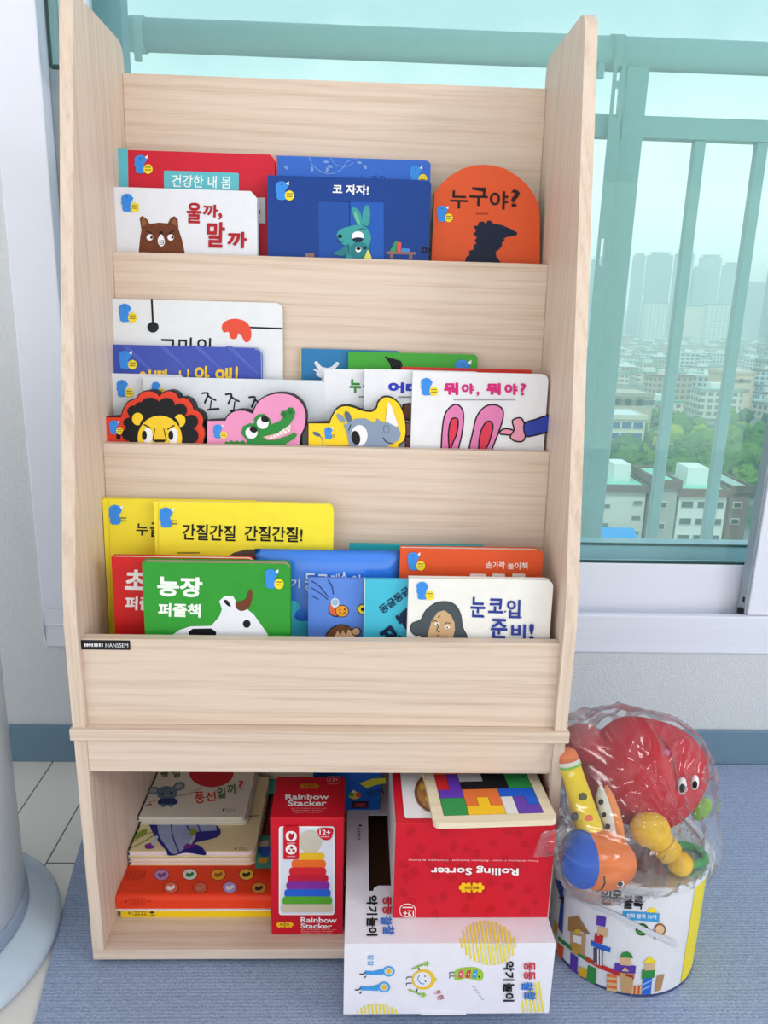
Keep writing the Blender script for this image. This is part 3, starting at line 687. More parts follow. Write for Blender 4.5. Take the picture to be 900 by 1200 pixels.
a.line([(234, 455), (256, 462)], 6, DARK).line([(352, 466), (374, 452)], 6, DARK).build('bear_picture', b.root)
a = b.art().fr(*A); TR = K((178, 28, 44))
a.tb('울', 446, 302, 524, 412, TR, .035).tb('까', 530, 312, 612, 380, TR, .035).tb(',', 612, 358, 632, 395, TR, .03).tb('말', 552, 404, 648, 540, TR, .035).tb('까', 660, 455, 764, 542, TR, .035).build('title', b.root)

b = Book(1, .270, 'board_book', 'mid blue book with pale vines, mostly hidden on top tier', G1).rect((325, 183), (505, 187.5), .012, K((56, 108, 205)), spine=K((200, 40, 60)))
Bf = (310, 175, .2222); a = b.art().fr(*Bf); VN = K((128, 162, 222))
a.line([(235, 42), (260, 90), (330, 128), (400, 110), (440, 62), (490, 55)], 4, VN, 5).line([(350, 46), (375, 80), (430, 92), (470, 70)], 3, VN, 5)
for x, y, q in ((115, 97, 40), (250, 103, 80), (330, 108, 100), (345, 90, 20), (500, 70, 10), (530, 92, 60), (325, 66, 0)): a.el(x, y, 14, 7, VN, q)
sticker(a, 765, 86, 92).build('cover_print', b.root)
b.art().fr(*Bf).tb('느 가요', 505, 132, 640, 196, K((24, 52, 140)), .01).build('title', b.root)

b = Book(1, .244, 'board_book', 'dark blue book with teal rabbit behind a door, top tier', G1).rect((314, 205), (505.5, 211.5), .018, K((24, 66, 146)), pages=K((150, 222, 200)), back=K((150, 222, 200)))
a = sticker(b.art().fr(*Bf), 54, 168, 102)
D1, D2 = K((33, 82, 168)), K((38, 92, 186)); TL_, TD, TB = K((62, 158, 160)), K((44, 128, 138)), K((36, 110, 120))
a.poly([(285, 272), (448, 276), (450, 700), (287, 700)], D1).poly([(450, 277), (628, 281), (630, 700), (452, 700)], D2).line([(285, 272), (447, 276)], 5, K((16, 42, 104))).line([(449, 277), (450, 700)], 5, K((16, 42, 104)))
a.build('cover_print', b.root)
a = b.art().fr(*Bf); a.base = .0012
a.poly([(462, 312), (480, 308), (505, 335), (518, 400), (490, 395), (470, 355)], TL_, 4).poly([(530, 300), (548, 298), (558, 340), (548, 400), (520, 395), (516, 340)], TL_, 4)
a.poly([(470, 330), (490, 345), (505, 395), (490, 390)], K((110, 190, 150)), 3)
a.poly([(388, 470), (380, 452), (395, 425), (440, 408), (500, 398), (545, 420), (562, 470), (550, 520), (560, 620), (430, 620), (440, 520), (410, 500)], TL_, 4)
a.poly([(365, 545), (400, 528), (440, 500), (450, 520), (420, 560), (370, 556)], TD, 4)
a.el(398, 458, 13, 10, BLACK).line([(386, 484), (402, 492), (418, 484)], 4, K((20, 70, 80)), 4)
a.el(492, 458, 31, 26, WHITE).poly([(464, 472), (490, 464), (520, 470), (512, 486), (492, 492), (472, 486)], K((14, 40, 70)), 4)
a.line([(485, 428), (512, 418), (530, 422)], 4, K((20, 70, 80)), 4)
a.el(500, 535, 52, 46, TD).el(495, 528, 15, 15, WHITE).el(495, 524, 12, 8, BLACK).el(530, 520, 7, 9, BLACK).poly([(536, 548), (546, 530), (560, 560), (566, 600), (520, 600)], K((232, 226, 110)), 3)
a.line([(440, 500), (445, 560)], 4, TB).build('rabbit_picture', b.root)
a = b.art().fr(*Bf); SHB = K((150, 112, 100))
a.poly([(642, 538), (800, 542), (800, 556), (642, 552)], SHB).rect(662, 554, 680, 573, SHB).rect(762, 556, 780, 578, SHB)
a.poly([(660, 538), (690, 482), (700, 486), (694, 538)], K((64, 150, 90))).poly([(700, 488), (722, 492), (718, 541), (698, 539)], K((225, 90, 90))).poly([(722, 522), (768, 524), (768, 541), (720, 541)], K((70, 140, 210)))
a.rect(215, 548, 262, 600, K((150, 120, 110)), 4).build('shelf_picture', b.root)
a = b.art().fr(*Bf); a.el(843, 532, 17, 18, BLACK).line([(866, 520), (872, 533), (866, 546)], 6, BLACK, 4).line([(836, 532), (850, 532)], 3, K((40, 80, 160))).line([(843, 524), (843, 540)], 3, K((40, 80, 160)))
a.build('sound_mark', b.root)
b.art().fr(*Bf).tb('코 자자!', 360, 183, 550, 236, K((245, 248, 255)), .035).build('title', b.root)

Cf = (500, 180, .16667)
arch = [(28, 860), (40, 600), (55, 275), (100, 215), (170, 152), (250, 106), (330, 83), (400, 78), (480, 85), (560, 110), (640, 160), (710, 225), (760, 295), (788, 370), (796, 480), (797, 860)]
pp = [(500+x*.16667, 180+y*.16667) for x, y in arch]
b = Book(1, .258, 'board_book', 'orange arch topped book with dark bird silhouette on top tier', G1).shape(pp, .002, K((228, 92, 48)))
bp_ = [(q[0], q[1]) for q in pp]
uv = [b.uv(*p) for p in offset(pp, -.8)]
MB().prism([(p[0]-b.uc, max(p[1]-b.v0, 0)) for p in uv], lambda p, d: (p[0], d, p[1]), .002, .012, PAGE).build('pages', b.root)
uv = [b.uv(*p) for p in pp]; MB().prism([(p[0]-b.uc, max(p[1]-b.v0, 0)) for p in uv], lambda p, d: (p[0], d, p[1]), .012, .014, K((70, 120, 70))).build('back_cover', b.root)
a = sticker(b.art().fr(*Cf), 68, 366, 116); a.rect(345, 418, 435, 428, K((175, 60, 35))).build('cover_print', b.root)
a = b.art().fr(*Cf); a.poly([(255, 860), (268, 760), (280, 725), (302, 712), (298, 685), (332, 672), (328, 645), (352, 630), (335, 612), (354, 590), (328, 567), (347, 543), (330, 508), (358, 507), (370, 480), (400, 476), (415, 497), (428, 472), (450, 470), (465, 490), (530, 503), (600, 533), (639, 557), (630, 574), (560, 588), (538, 600), (552, 606), (530, 625), (530, 650), (505, 678), (485, 690), (490, 722), (518, 765), (530, 860)], K((18, 32, 58))).build('bird_silhouette', b.root)
a = b.art().fr(*Cf); TK = K((34, 22, 30)); a.tb('누', 167, 258, 292, 384, TK, .02).tb('구', 303, 236, 432, 366, TK, .02).tb('야', 445, 262, 574, 390, TK, .02).tb('?', 594, 252, 655, 374, TK, .02).build('title', b.root)

# ---- middle tier
Kf = (90, 340, .28889); Df = (110, 430, .15556); Ef = (235, 430, .16667); Ff = (350, 440, .15556); Gf = (475, 430, .19444)
b = Book(2, .2005, 'board_book', 'tall white book with red blob and hanging black ball, middle tier', G2).rect((130, 349), (331, 356), .007, K((232, 237, 243)), rt=.009)
a = sticker(b.art().fr(*Kf), 168, 55, 76); a.line([(304, 38), (309, 138)], 8, DARK).el(309, 150, 23, 22, K((20, 36, 42)))
a.build('hanging_ball', b.root)
a = b.art().fr(*Kf); a.line([(690, 151), (832, 156)], 7, DARK).poly([(588, 150), (600, 128), (640, 116), (688, 130), (708, 170), (702, 205), (682, 210), (668, 185), (655, 176), (648, 196), (625, 196), (616, 170), (596, 171)], K((232, 82, 62)), 4).build('red_shape', b.root)
b.art().fr(*Kf).tb('고마워', 336, 188, 545, 282, DARK, .01).build('title', b.root)
b = Book(2, .1925, 'board_book', 'dark blue book with curly yellow title, behind white books', G2).rect((131, 403.5), (307, 408), .0065, K((62, 82, 182), .42, .35, 0, 300, .12, 30), spine=K((240, 190, 40)), rt=.01)
a = sticker(b.art().fr(*Kf), 168, 246, 76); LB = K((150, 190, 225))
a.line([(722, 238), (742, 246), (748, 264), (750, 420)], 3, LB, 4)
for x in (180, 330, 470, 600): a.poly([(x, 226), (x+30, 228), (x+140, 340), (x+130, 340)], K((84, 104, 196)))
a.build('cover_print', b.root)
a = b.art().fr(*Kf); YT = K((245, 205, 60))
for s_, x0, x1, y0 in (('아', 250, 312, 322), ('빠', 315, 375, 318), ('나', 415, 465, 318), ('와', 475, 540, 306), ('왜', 560, 630, 312), ('!', 643, 655, 308)): a.tb(s_, x0, y0, x1, y0+90, YT, .03)
a.build('title', b.root)
b = Book(2, .1845, 'board_book', 'white book with yellow spine behind the lion shaped book', G2).rect((126.5, 437), (215, 440), .0065, K((228, 233, 242)), spine=K((246, 214, 60)))
sticker(b.art().fr(*Df), 166, 97, 132).build('cover_print', b.root)
b = Book(2, .1765, 'board_book', 'white book with black brushed lettering behind pink crocodile book', G2).rect((168, 441), (380.5, 446.5), .0065, K((226, 232, 241)), rt=.006)
sticker(b.art().fr(*Df), 432, 112, 100).build('cover_print', b.root)
a = b.art().fr(*Ef); INK = K((20, 22, 28))
for dx, dy in ((0, 0), (165, 8), (330, 28)):
    P = lambda *q: [(x+dx, y+dy) for x, y in q]
    a.line(P((12, 185), (45, 182), (52, 196), (30, 252)), 13, INK, 4).line(P((50, 200), (80, 222), (106, 234)), 12, INK, 4).line(P((76, 236), (68, 292)), 9, INK).line(P((48, 302), (90, 296), (128, 294)), 13, INK, 4)
a.build('title', b.root)
b = Book(2, .178, 'board_book', 'white book with green lettering, second of the white row', G2).rect((380.5, 432), (462, 434.5), .0065, K((233, 236, 244)), rt=.003)
a = b.art().fr(*Ff); a.tb('누', 385, 26, 472, 132, K((58, 145, 62)), .05).tb('구', 484, 30, 570, 132, K((58, 145, 62)), .05).build('title', b.root)
a = b.art().fr(*Ff); a.rect(452, 156, 500, 166, K((120, 122, 130))).build('cover_print', b.root)
b = Book(2, .1665, 'board_book', 'white book with navy lettering beside rabbit ear book', G2).rect((428, 432), (560, 436), .0065, K((234, 237, 245)), rt=.003)
a = b.art().fr(*Ff); a.tb('어', 675, 48, 796, 132, K((38, 58, 190)), .05).tb('디', 808, 56, 930, 132, K((38, 58, 190)), .05).build('title', b.root)
a = b.art().fr(*Ff); a.poly([(772, 330), (782, 215), (830, 206), (900, 204), (900, 360), (850, 350), (815, 340)], DARK).poly([(784, 320), (792, 228), (835, 215), (900, 214), (900, 345), (850, 338)], K((112, 66, 46)))
a.poly([(800, 350), (900, 365), (900, 700), (800, 700)], DARK).poly([(812, 360), (900, 372), (900, 455), (806, 452)], K((188, 130, 140))).poly([(808, 466), (900, 468), (900, 700), (806, 700)], K((150, 98, 110))).rect(750, 156, 850, 168, K((150, 152, 160))).build('cover_print', b.root)
b = Book(2, .1545, 'board_book', 'white book with pink rabbit ears and magenta title', G2).rect((484.5, 433.5), (643, 440), .009, K((238, 240, 247)), rt=.009)
a = sticker(b.art().fr(*Gf), 90, 66, 108); a.rect(290, 190, 662, 202, K((168, 168, 178))).build('cover_print', b.root)
a = b.art().fr(*Gf); MG = K((216, 38, 128))
for s_, x0, y0, x1, y1 in (('뭐', 232, 94, 320, 170), ('야', 338, 100, 415, 165), (',', 428, 148, 446, 176), ('뭐', 488, 97, 575, 170), ('야', 597, 100, 678, 170), ('?', 692, 98, 727, 172)): a.tb(s_, x0, y0, x1, y1, MG, .05, 0)
a.build('title', b.root)
a = b.art().fr(*Gf); PK, RDK = K((228, 132, 188)), K((222, 60, 88)); NV = K((38, 62, 172), .42, .35, 0, 300, .2)
def outl_(pts, fill, w=9): 
    q = cr(pts, True, 5); a.poly(offset(q, w/2), DARK); a.poly(offset(q, -w/2), fill)
outl_([(218, 640), (218, 450), (232, 310), (262, 250), (308, 225), (345, 260), (350, 330), (338, 420), (320, 500), (310, 640)], PK)
outl_([(262, 470), (260, 400), (272, 330), (292, 308), (318, 322), (310, 400), (290, 450), (268, 500)], RDK)
outl_([(380, 640), (384, 500), (405, 400), (430, 300), (480, 240), (540, 228), (585, 255), (588, 310), (560, 400), (525, 490), (480, 640)], PK)
outl_([(438, 640), (442, 480), (455, 390), (485, 335), (515, 330), (528, 360), (510, 440), (480, 520), (470, 640)], RDK)
outl_([(570, 390), (600, 372), (645, 380), (660, 395), (640, 410), (600, 408), (575, 405)], K((236, 150, 180)))
outl_([(645, 330), (660, 312), (695, 308), (712, 330), (722, 370), (722, 425), (700, 450), (655, 445), (632, 420), (655, 380)], K((236, 160, 186)))
outl_([(718, 342), (780, 318), (845, 296), (870, 300), (870, 380), (845, 395), (780, 412), (725, 415)], NV)
a.build('ears_picture', b.root)
b = Book(2, .2025, 'board_book', 'blue book with a white rabbit, leftmost behind the white row', G2).rect((353, 408.5), (470, 411), .006, K((46, 126, 182)), spine=K((222, 202, 120)))
a = b.art().fr(340, 380, .35556); a.line([(86, 128), (100, 145), (120, 150)], 13, WHITE, 3).line([(155, 130), (140, 145), (120, 152)], 13, WHITE, 3).el(112, 162, 26, 16, WHITE).line([(112, 170), (108, 200)], 14, WHITE).line([(80, 150), (100, 158)], 7, WHITE).build('cover_print', b.root)
b = Book(2, .1955, 'board_book', 'green book with black feathers behind the white row', G2).rect((409, 412), (560, 415.5), .006, K((70, 168, 62)), rt=.006)
a = b.art().fr(340, 380, .35556)
for q in range(7): a.line([(314+q*7, 108+q*2), (330+q*6, 128), (340+q*5, 160)], 5, DARK, 3)
sticker(a, 540, 117, 78, False).build('cover_print', b.root)
b = Book(2, .1865, 'board_book', 'red topped book peeking over the magenta titled book', G2).rect((471, 429.5), (624, 434), .006, K((226, 62, 52)), rt=.004)
# animal shaped books: thick black bodies
BODY = K((30, 32, 38), .6)
def animal(label, frame, face, facecol, th=.0235, Y=.1515, grow=1.4):
    fp = [(frame[0]+x*frame[2], frame[1]+y*frame[2]) for x, y in face]
    bk = Book(2, Y, 'animal_shaped_book', label, 'animal shaped books on the middle tier').shape(offset(fp, grow), th, BODY)
    ar = bk.art().fr(*frame); ar.poly(face, facecol); return bk, ar
def mixpts(flat, curve, tail): return flat + cr(curve, False, 4)[0:] + tail
lion = [(75, 760), (75, 380), (205, 380)] + [(222, 330), (240, 290)] + [(265, 262), (300, 247), (327, 240), (335, 222), (352, 203), (380, 188), (410, 182), (450, 188), (478, 205), (495, 226), (510, 206), (535, 190), (565, 182), (595, 188), (620, 204), (640, 236), (680, 232), (715, 248), (738, 280), (750, 320), (785, 335), (812, 360), (824, 395), (815, 440), (832, 470), (836, 510), (822, 560), (825, 760)]
b, a = animal('thick lion shaped book with orange red mane, middle tier', Df, lion, K((226, 66, 42)))
sticker(a, 112, 402, 108); a.el(185, 524, 17, 27, DARK); a.build('face_print', b.root)
a = b.art().fr(*Df); a.base = .0014
for x, y, rx, ry in ((300, 335, 48, 44), (350, 300, 40, 36), (425, 285, 72, 54), (548, 287, 62, 54), (648, 328, 54, 52), (735, 412, 50, 52), (735, 520, 52, 56), (262, 420, 40, 36), (258, 510, 48, 44), (490, 480, 240, 195), (690, 460, 60, 90), (300, 470, 60, 110)): a.el(x, y, rx, ry, DARK)
FY = K((248, 208, 48))
a.el(330, 392, 42, 48, FY).el(648, 404, 42, 48, FY).el(390, 430, 40, 60, DARK, 30).el(600, 430, 40, 60, DARK, -30).el(497, 538, 168, 172, FY)
for ex, px_, s_ in ((406, 380, 1), (597, 580, -1)): a.el(ex, 520, 36, 62, WHITE).el(px_, 516, 19, 36, BLACK)
a.line([(378, 434), (428, 461)], 9, DARK).line([(556, 469), (606, 440)], 9, DARK).line([(460, 466), (444, 550)], 6, DARK).line([(526, 466), (546, 550)], 6, DARK).poly([(440, 548), (548, 548), (530, 566), (460, 566)], BLACK).build('lion_face', b.root)
croc = [(48, 760), (48, 380), (175, 378)] + cr([(175, 378), (200, 338), (250, 311), (310, 309), (350, 322), (368, 331)], False, 4) + cr([(368, 331), (388, 278), (430, 226), (500, 195), (580, 188), (650, 205), (710, 255), (738, 330), (730, 420), (700, 490), (697, 560)], False, 4) + [(697, 760)]
b, a = animal('thick pink crocodile shaped book between lion and rhino, middle tier', Ef, croc, K((236, 152, 198)))
sticker(a, 86, 404, 100).build('face_print', b.root)
a = b.art().fr(*Ef); a.base = .0014; GC, GD = K((46, 142, 62)), K((24, 84, 40))
a.poly([(165, 545), (178, 522), (198, 530), (215, 515), (235, 530), (258, 517), (275, 530), (298, 515), (320, 540), (330, 620), (165, 620)], GC)
a.poly([(286, 470), (298, 418), (345, 395), (378, 398), (376, 365), (402, 335), (445, 330), (488, 365), (496, 405), (560, 378), (582, 352), (560, 335), (572, 308), (602, 308), (620, 284), (648, 286), (667, 318), (655, 362), (620, 412), (545, 465), (440, 492), (330, 520)], GC)
a.poly([(300, 620), (330, 500), (420, 470), (440, 495), (470, 516), (530, 512), (610, 485), (660, 462), (680, 476), (664, 502), (600, 540), (580, 620)], GC)
a.poly([(438, 492), (545, 466), (625, 412), (640, 430), (628, 462), (560, 495), (480, 514)], K((240, 185, 190)))
for i in range(6): x = 495+i*25; y = 508-i*10; a.poly([(x-11, y+1), (x, y-26), (x+12, y-6)], WHITE)
for i in range(4): x = 560+i*22; y = 456-i*14; a.poly([(x-9, y+2), (x+8, y-10), (x+4, y+18)], WHITE)
a.el(358, 462, 43, 43, WHITE).el(372, 440, 28, 22, BLACK, 25).el(437, 394, 42, 42, WHITE).el(452, 368, 28, 22, BLACK, 25)
for x, y in ((588, 337), (630, 315)): a.el(x, y, 13, 18, GD, -15).el(x, y, 9, 14, GC, -15).el(x+1, y+1, 4, 8, GD, -15)
a.build('crocodile_face', b.root)
rh = [(75, 760), (75, 362), (235, 362)] + cr([(238, 350), (255, 308), (290, 256), (345, 232), (410, 242), (480, 268), (550, 275), (590, 246), (602, 205), (640, 168), (700, 172), (760, 225), (795, 320), (805, 420), (790, 490), (752, 516)], False, 4) + [(750, 540), (750, 760)]
b, a = animal('thick yellow rhino shaped book with grey rhino face, middle tier', Ff, rh, K((250, 214, 40)))
sticker(a, 190, 388, 95, False); GR_ = K((138, 156, 182)); GRD = K((90, 110, 135))
a.el(135, 442, 32, 15, GRD, 25).line([(160, 455), (182, 490), (178, 540)], 8, GRD, 3).rect(205, 524, 380, 534, K((190, 160, 40))).build('face_print', b.root)
a = b.art().fr(*Ff); a.base = .0014
a.el(372, 312, 22, 46, GRD, -22).el(318, 322, 20, 42, GR_, -42)
a.poly([(395, 700), (380, 520), (365, 440), (338, 372), (382, 350), (425, 326), (500, 322), (545, 345), (575, 356), (590, 322), (612, 340), (640, 356), (700, 350), (745, 388), (770, 440), (750, 490), (700, 516), (655, 545), (640, 700)], GR_)
a.poly([(672, 194), (700, 235), (750, 372), (736, 386), (655, 345)], K((238, 238, 244)))
a.el(457, 452, 62, 79, WHITE).el(430, 470, 33, 54, BLACK, -12).line([(376, 415), (392, 372)], 7, DARK).line([(638, 470), (660, 500), (708, 514)], 7, DARK, 4)
a.el(660, 405, 24, 32, GRD, -10).el(660, 405, 19, 27, GR_, -10).build('rhino_face', b.root)

# ---- lower tier
If = (100, 570, .21111); Q5 = (70, 560, .37778); Hf = (270, 640, .25556); Jf = (460, 630, .24444)
YB = K((250, 232, 62)); YH = K((240, 214, 40))
b = Book(3, .1065, 'board_book', 'yellow book partly hidden, leftmost on the lower tier', G3).rect((120.5, 584), (300, 588.5), .009, YB, rt=.004)
a = sticker(b.art().fr(*If), 126, 103, 112, False); a.line([(130, 70), (146, 860)], 4, YH).build('cover_print', b.root)
a = b.art().fr(*If); a.tb('누', 283, 205, 350, 272, DARK, .02).tb('글', 360, 200, 425, 280, DARK, .02).build('title', b.root)
b = Book(3, .0925, 'board_book', 'yellow book with full black title and brown hump, lower tier', G3).rect((180.5, 586.5), (391, 592), .011, YB, rt=.009)
a = sticker(b.art().fr(*Q5), 307, 92, 64, False); a.line([(306, 76), (306, 330)], 2.5, YH).rect(365, 230, 434, 235, K((150, 140, 50)))
a.poly([(515, 248), (540, 232), (575, 222), (606, 221), (640, 300), (515, 300)], K((98, 80, 70))).build('cover_print', b.root)
a = b.art().fr(*Q5); a.tb('간질간질', 381, 142, 546, 192, DARK, .02).tb('간질간질!', 574, 147, 754, 195, DARK, .02).build('title', b.root)
b = Book(3, .099, 'board_book', 'teal topped book standing behind the orange finger book', G3).rect((410, 637), (570, 641), .008, K((42, 168, 178)), rt=.006)
b = Book(3, .058, 'board_book', 'red puzzle book behind the green cow book, lower tier', G3).rect((131, 651), (296.5, 656.5), .013, K((214, 36, 38)), rt=.006)
a = b.art().fr(*If); a.tb('초', 222, 460, 342, 572, K((245, 236, 240)), .036).tb('원', 355, 462, 470, 578, K((245, 236, 240)), .036).tb('퍼즐책', 222, 610, 450, 686, K((245, 236, 240)), .036).build('title', b.root)
b = Book(3, .0335, 'board_book', 'green book with white cow face, front of the lower tier', G3).rect((167, 657), (340, 663), .018, K((50, 156, 54)), pages=K((165, 160, 148)), rt=.008)
a = sticker(b.art().fr(*Q5), 633, 283, 62); a.build('cover_print', b.root)
a = b.art().fr(*Q5); CW = K((232, 236, 246))
a.poly([(335, 600), (345, 490), (372, 472), (405, 461), (470, 459), (495, 430), (503, 408), (495, 382), (512, 366), (538, 368), (549, 386), (551, 398), (580, 406), (602, 424), (622, 452), (645, 485), (660, 600)], CW)
a.poly([(398, 600), (400, 478), (412, 468), (470, 467), (485, 478), (488, 600)], BLACK).poly([(508, 380), (520, 380), (530, 396), (528, 400), (516, 393)], BLACK, 3).poly([(545, 386), (560, 382), (578, 374), (584, 352), (594, 345), (598, 366), (590, 398), (568, 413), (549, 406)], K((112, 62, 40)), 3).el(580, 453, 12, 12.5, BLACK).build('cow_picture', b.root)
a = b.art().fr(*If); a.tb('농장', 400, 497, 652, 610, K((240, 250, 242)), .036).tb('퍼즐책', 405, 646, 642, 722, K((240, 250, 242)), .036).build('title', b.root)
# soft vinyl book with a puffy edge
b = Book(3, .072, 'vinyl_bath_book', 'puffy glossy blue vinyl book behind the small blue book', G3); u0, v1 = b.uv(298, 644); u1, v2 = b.uv(471, 647.5); b.start((u0+u1)/2)
wv_, hv = (u1-u0)/2, (v1+v2)/2-b.v0; VB = K((48, 128, 236), .2, .5, 0, 300, .05, 30, .4)
m = MB(); nx, ny = 26, 26
def puff(sgn):
    i0 = len(m.v)
    for j in range(ny+1):
        for i in range(nx+1):
            x, z = -wv_+2*wv_*i/nx, hv*j/ny; ex = min(i, nx-i)/nx*2; ez = min(j, ny-j)/ny*2; e_ = min(ex*wv_, ez*hv/2)
            t_ = (.0015 if e_ < .006 else .0015+.0048*min(1, (e_-.006)/.012)**.5) if e_ > 0 else 0
            m.v.append((x, .0065 + sgn*t_, z))
    for j in range(ny):
        for i in range(nx): q = i0+j*(nx+1)+i; m.face((q, q+1, q+nx+2, q+nx+1), VB)
puff(-1); puff(1); m.build('cover', b.root, smooth=True)
a = b.art().fr(*Hf); WT = K((225, 238, 252))
a.base = .0012
a.tb('기', 276, 150, 318, 192, WT, .01).tb('둥', 342, 124, 392, 205, WT, .01).tb('그', 398, 128, 450, 200, WT, .01).tb('대', 462, 126, 500, 196, WT, .01).tb('슈', 498, 117, 545, 196, WT, .01).tb('이', 556, 130, 596, 200, WT, .01).build('title', b.root)
a = b.art().fr(*Hf); a.base = .0012; a.poly([(230, 460), (236, 300), (262, 262), (292, 250), (312, 262), (318, 285), (298, 305), (300, 330), (330, 345), (400, 330), (400, 460)], K((70, 200, 228)), 4).poly([(293, 318), (330, 330), (370, 300), (400, 280), (400, 330), (340, 344), (305, 338)], K((42, 104, 216)), 3).build('whale_picture', b.root)
b = Book(3, .058, 'board_book', 'small blue book with bee and child, lower tier centre', G3).rect((362, 678), (480, 679.5), .008, K((96, 142, 232)), rt=.003)
a = b.art().fr(*Hf); OB = K((240, 160, 50))
for p in ([(372, 160), (410, 185), (448, 232)], [(370, 190), (410, 215), (446, 244)], [(372, 228), (404, 244)], [(448, 156), (466, 185), (472, 220)]): a.line(p, 4, NAVYK, 4)
a.el(480, 290, 30, 36, DARK, -25).el(479, 288, 27, 32, K((226, 108, 70)), -25).el(480, 260, 20, 22, K((216, 224, 238))).el(480, 258, 15, 14, K((160, 190, 225)))
a.el(512, 298, 31, 28, DARK).el(512, 298, 28, 25, OB).el(503, 292, 4, 4, DARK).el(524, 290, 4, 4, DARK).line([(500, 302), (512, 312), (526, 302)], 3.5, DARK, 4)
a.el(606, 290, 24, 24, DARK).el(606, 290, 20, 20, YEL).el(606, 290, 8, 8, DARK)
SKN = K((238, 190, 150)); HB = K((120, 78, 52))
a.el(512, 450, 76, 78, DARK).el(512, 450, 72, 74, SKN).el(576, 392, 22, 20, DARK).el(576, 392, 18, 16, SKN)
a.poly([(436, 470), (438, 410), (462, 378), (505, 360), (545, 370), (570, 385), (540, 382), (530, 408), (515, 384), (505, 410), (492, 386), (470, 430), (452, 470)], HB).line([(438, 410), (462, 378), (505, 360), (545, 370)], 4, DARK, 4).build('child_picture', b.root)
b = Book(3, .046, 'board_book', 'teal book with slanting navy lettering beside white portrait book', G3).rect((428, 678), (530, 681.5), .008, K((72, 192, 222)), spine=K((238, 236, 226)), rt=.003)
a = b.art().fr(*Hf); NT = K((22, 40, 78))
for i, s_ in enumerate('동글동글'): x, y = 676+i*33, 282-i*25; a.text(s_, (x, y), (x+34, y-24), 38, NT, .02)
a.text('뱀', (752, 318), (812, 282), 84, NT, .06).text('꼬', (678, 402), (742, 356), 80, NT, .06).build('title', b.root)
b = Book(3, .0335, 'board_book', 'white book with dark haired woman and navy title, lower tier', G3).rect((480, 673), (648.5, 684.5), .011, K((240, 240, 238)), rt=.009)
a = sticker(b.art().fr(*Jf), 112, 212, 88); a.build('cover_print', b.root)
a = b.art().fr(*Jf); HD = K((74, 84, 92)); FS = K((206, 172, 132))
hair = [(88, 446), (94, 412), (135, 394), (160, 350), (208, 314), (262, 308), (302, 326), (326, 370), (336, 430), (358, 480), (365, 560), (160, 560), (140, 474), (110, 468)]
a.poly(offset(cr(hair, True, 4), 3), DARK).poly(cr(hair, True, 4), HD)
a.poly([(165, 600), (168, 470), (186, 402), (216, 358), (248, 348), (280, 372), (297, 408), (299, 440), (290, 480), (292, 600)], FS)
for p in ([(190, 404), (200, 398), (212, 402)], [(250, 416), (262, 408), (276, 412)], [(222, 420), (212, 446), (226, 452)], [(218, 382), (228, 376)]): a.line(p, 4, DARK, 3)
a.el(214, 414, 13, 7, WHITE).el(263, 430, 13, 7, WHITE).el(215, 415, 4, 4, BLACK).el(262, 431, 4, 4, BLACK).line([(214, 466), (230, 476), (262, 478)], 4, K((150, 60, 50)), 3).build('woman_picture', b.root)
a = b.art().fr(*Jf); NV2 = K((44, 62, 152))
for s_, x0, y0, x1, y1 in (('눈', 375, 284, 446, 382), ('.', 432, 374, 440, 384), ('코', 460, 291, 534, 362), ('.', 536, 350, 544, 360), ('입', 549, 297, 614, 386), ('.', 612, 378, 620, 388), ('준', 472, 388, 552, 482), ('비', 570, 414, 640, 484), ('!', 656, 413, 680, 486)): a.tb(s_, x0, y0, x1, y1, NV2, .03)
a.build('title', b.root)
b = Book(3, .068, 'board_book', 'orange book with white lettering at right end of lower tier', G3).rect((470, 640.5), (637, 646.5), .013, K((226, 88, 44)), rt=.007)
sticker(b.art().fr(*Jf), 68, 70, 88).build('cover_print', b.root)
a = b.art().fr(*Jf); OW = K((250, 236, 232)); a.tb('손가락', 449, 114, 540, 148, OW, .015).tb('놀이책', 552, 117, 648, 152, OW, .015)
for s_, x0, x1 in (('또', 364, 458), ('르', 470, 548), ('르', 566, 645)): a.tb(s_, x0, 172, x1, 280, OW, .04)
a.build('title', b.root)
# ------------------------------------------------------------------ things in the lower cubby
BZ = .0303
def hplane(z): return plane_surf((0, 0, z), 0, 0, (0, 0, 1))
def vplane(y): return plane_surf((0, y, 0), 0, 0, (0, -1, 0))
def slab_book(name, label, group, x0, x1, y0, y1, z0, z1, cover, pages=PAGE, rt=.006, spine=None, cov=.0016):
    r = empty(name, ((x0+x1)/2, (y0+y1)/2, z0)); tag(r, label, 'book', group); I = MW[r.name].inverted()
    out = [(x0, y1), (x0, y0)] + arcpts(x1-rt, y0+rt, rt, -90, 0, 5) + [(x1, y1)]
    f = lambda p, d: (p[0], p[1], d)
    m = MB().prism(out, f, z0, z0+cov, cover).prism(out, f, z1-cov, z1, cover).box((x0, y0+.001, z0), (x0+.002, y1, z1), spine or cover); m.build('cover', r, inv=I)
    i_ = [(x0+.002, y1-.001), (x0+.002, y0+.001)] + arcpts(x1-rt-.001, y0+rt+.001, rt, -90, 0, 5) + [(x1-.001, y1-.001)]
    MB().prism(i_, f, z0+cov, z1-cov, pages).build('pages', r, inv=I)
    return r
GS = 'books stacked flat in the lower left cubby'
Lf = (130, 890, .22222)
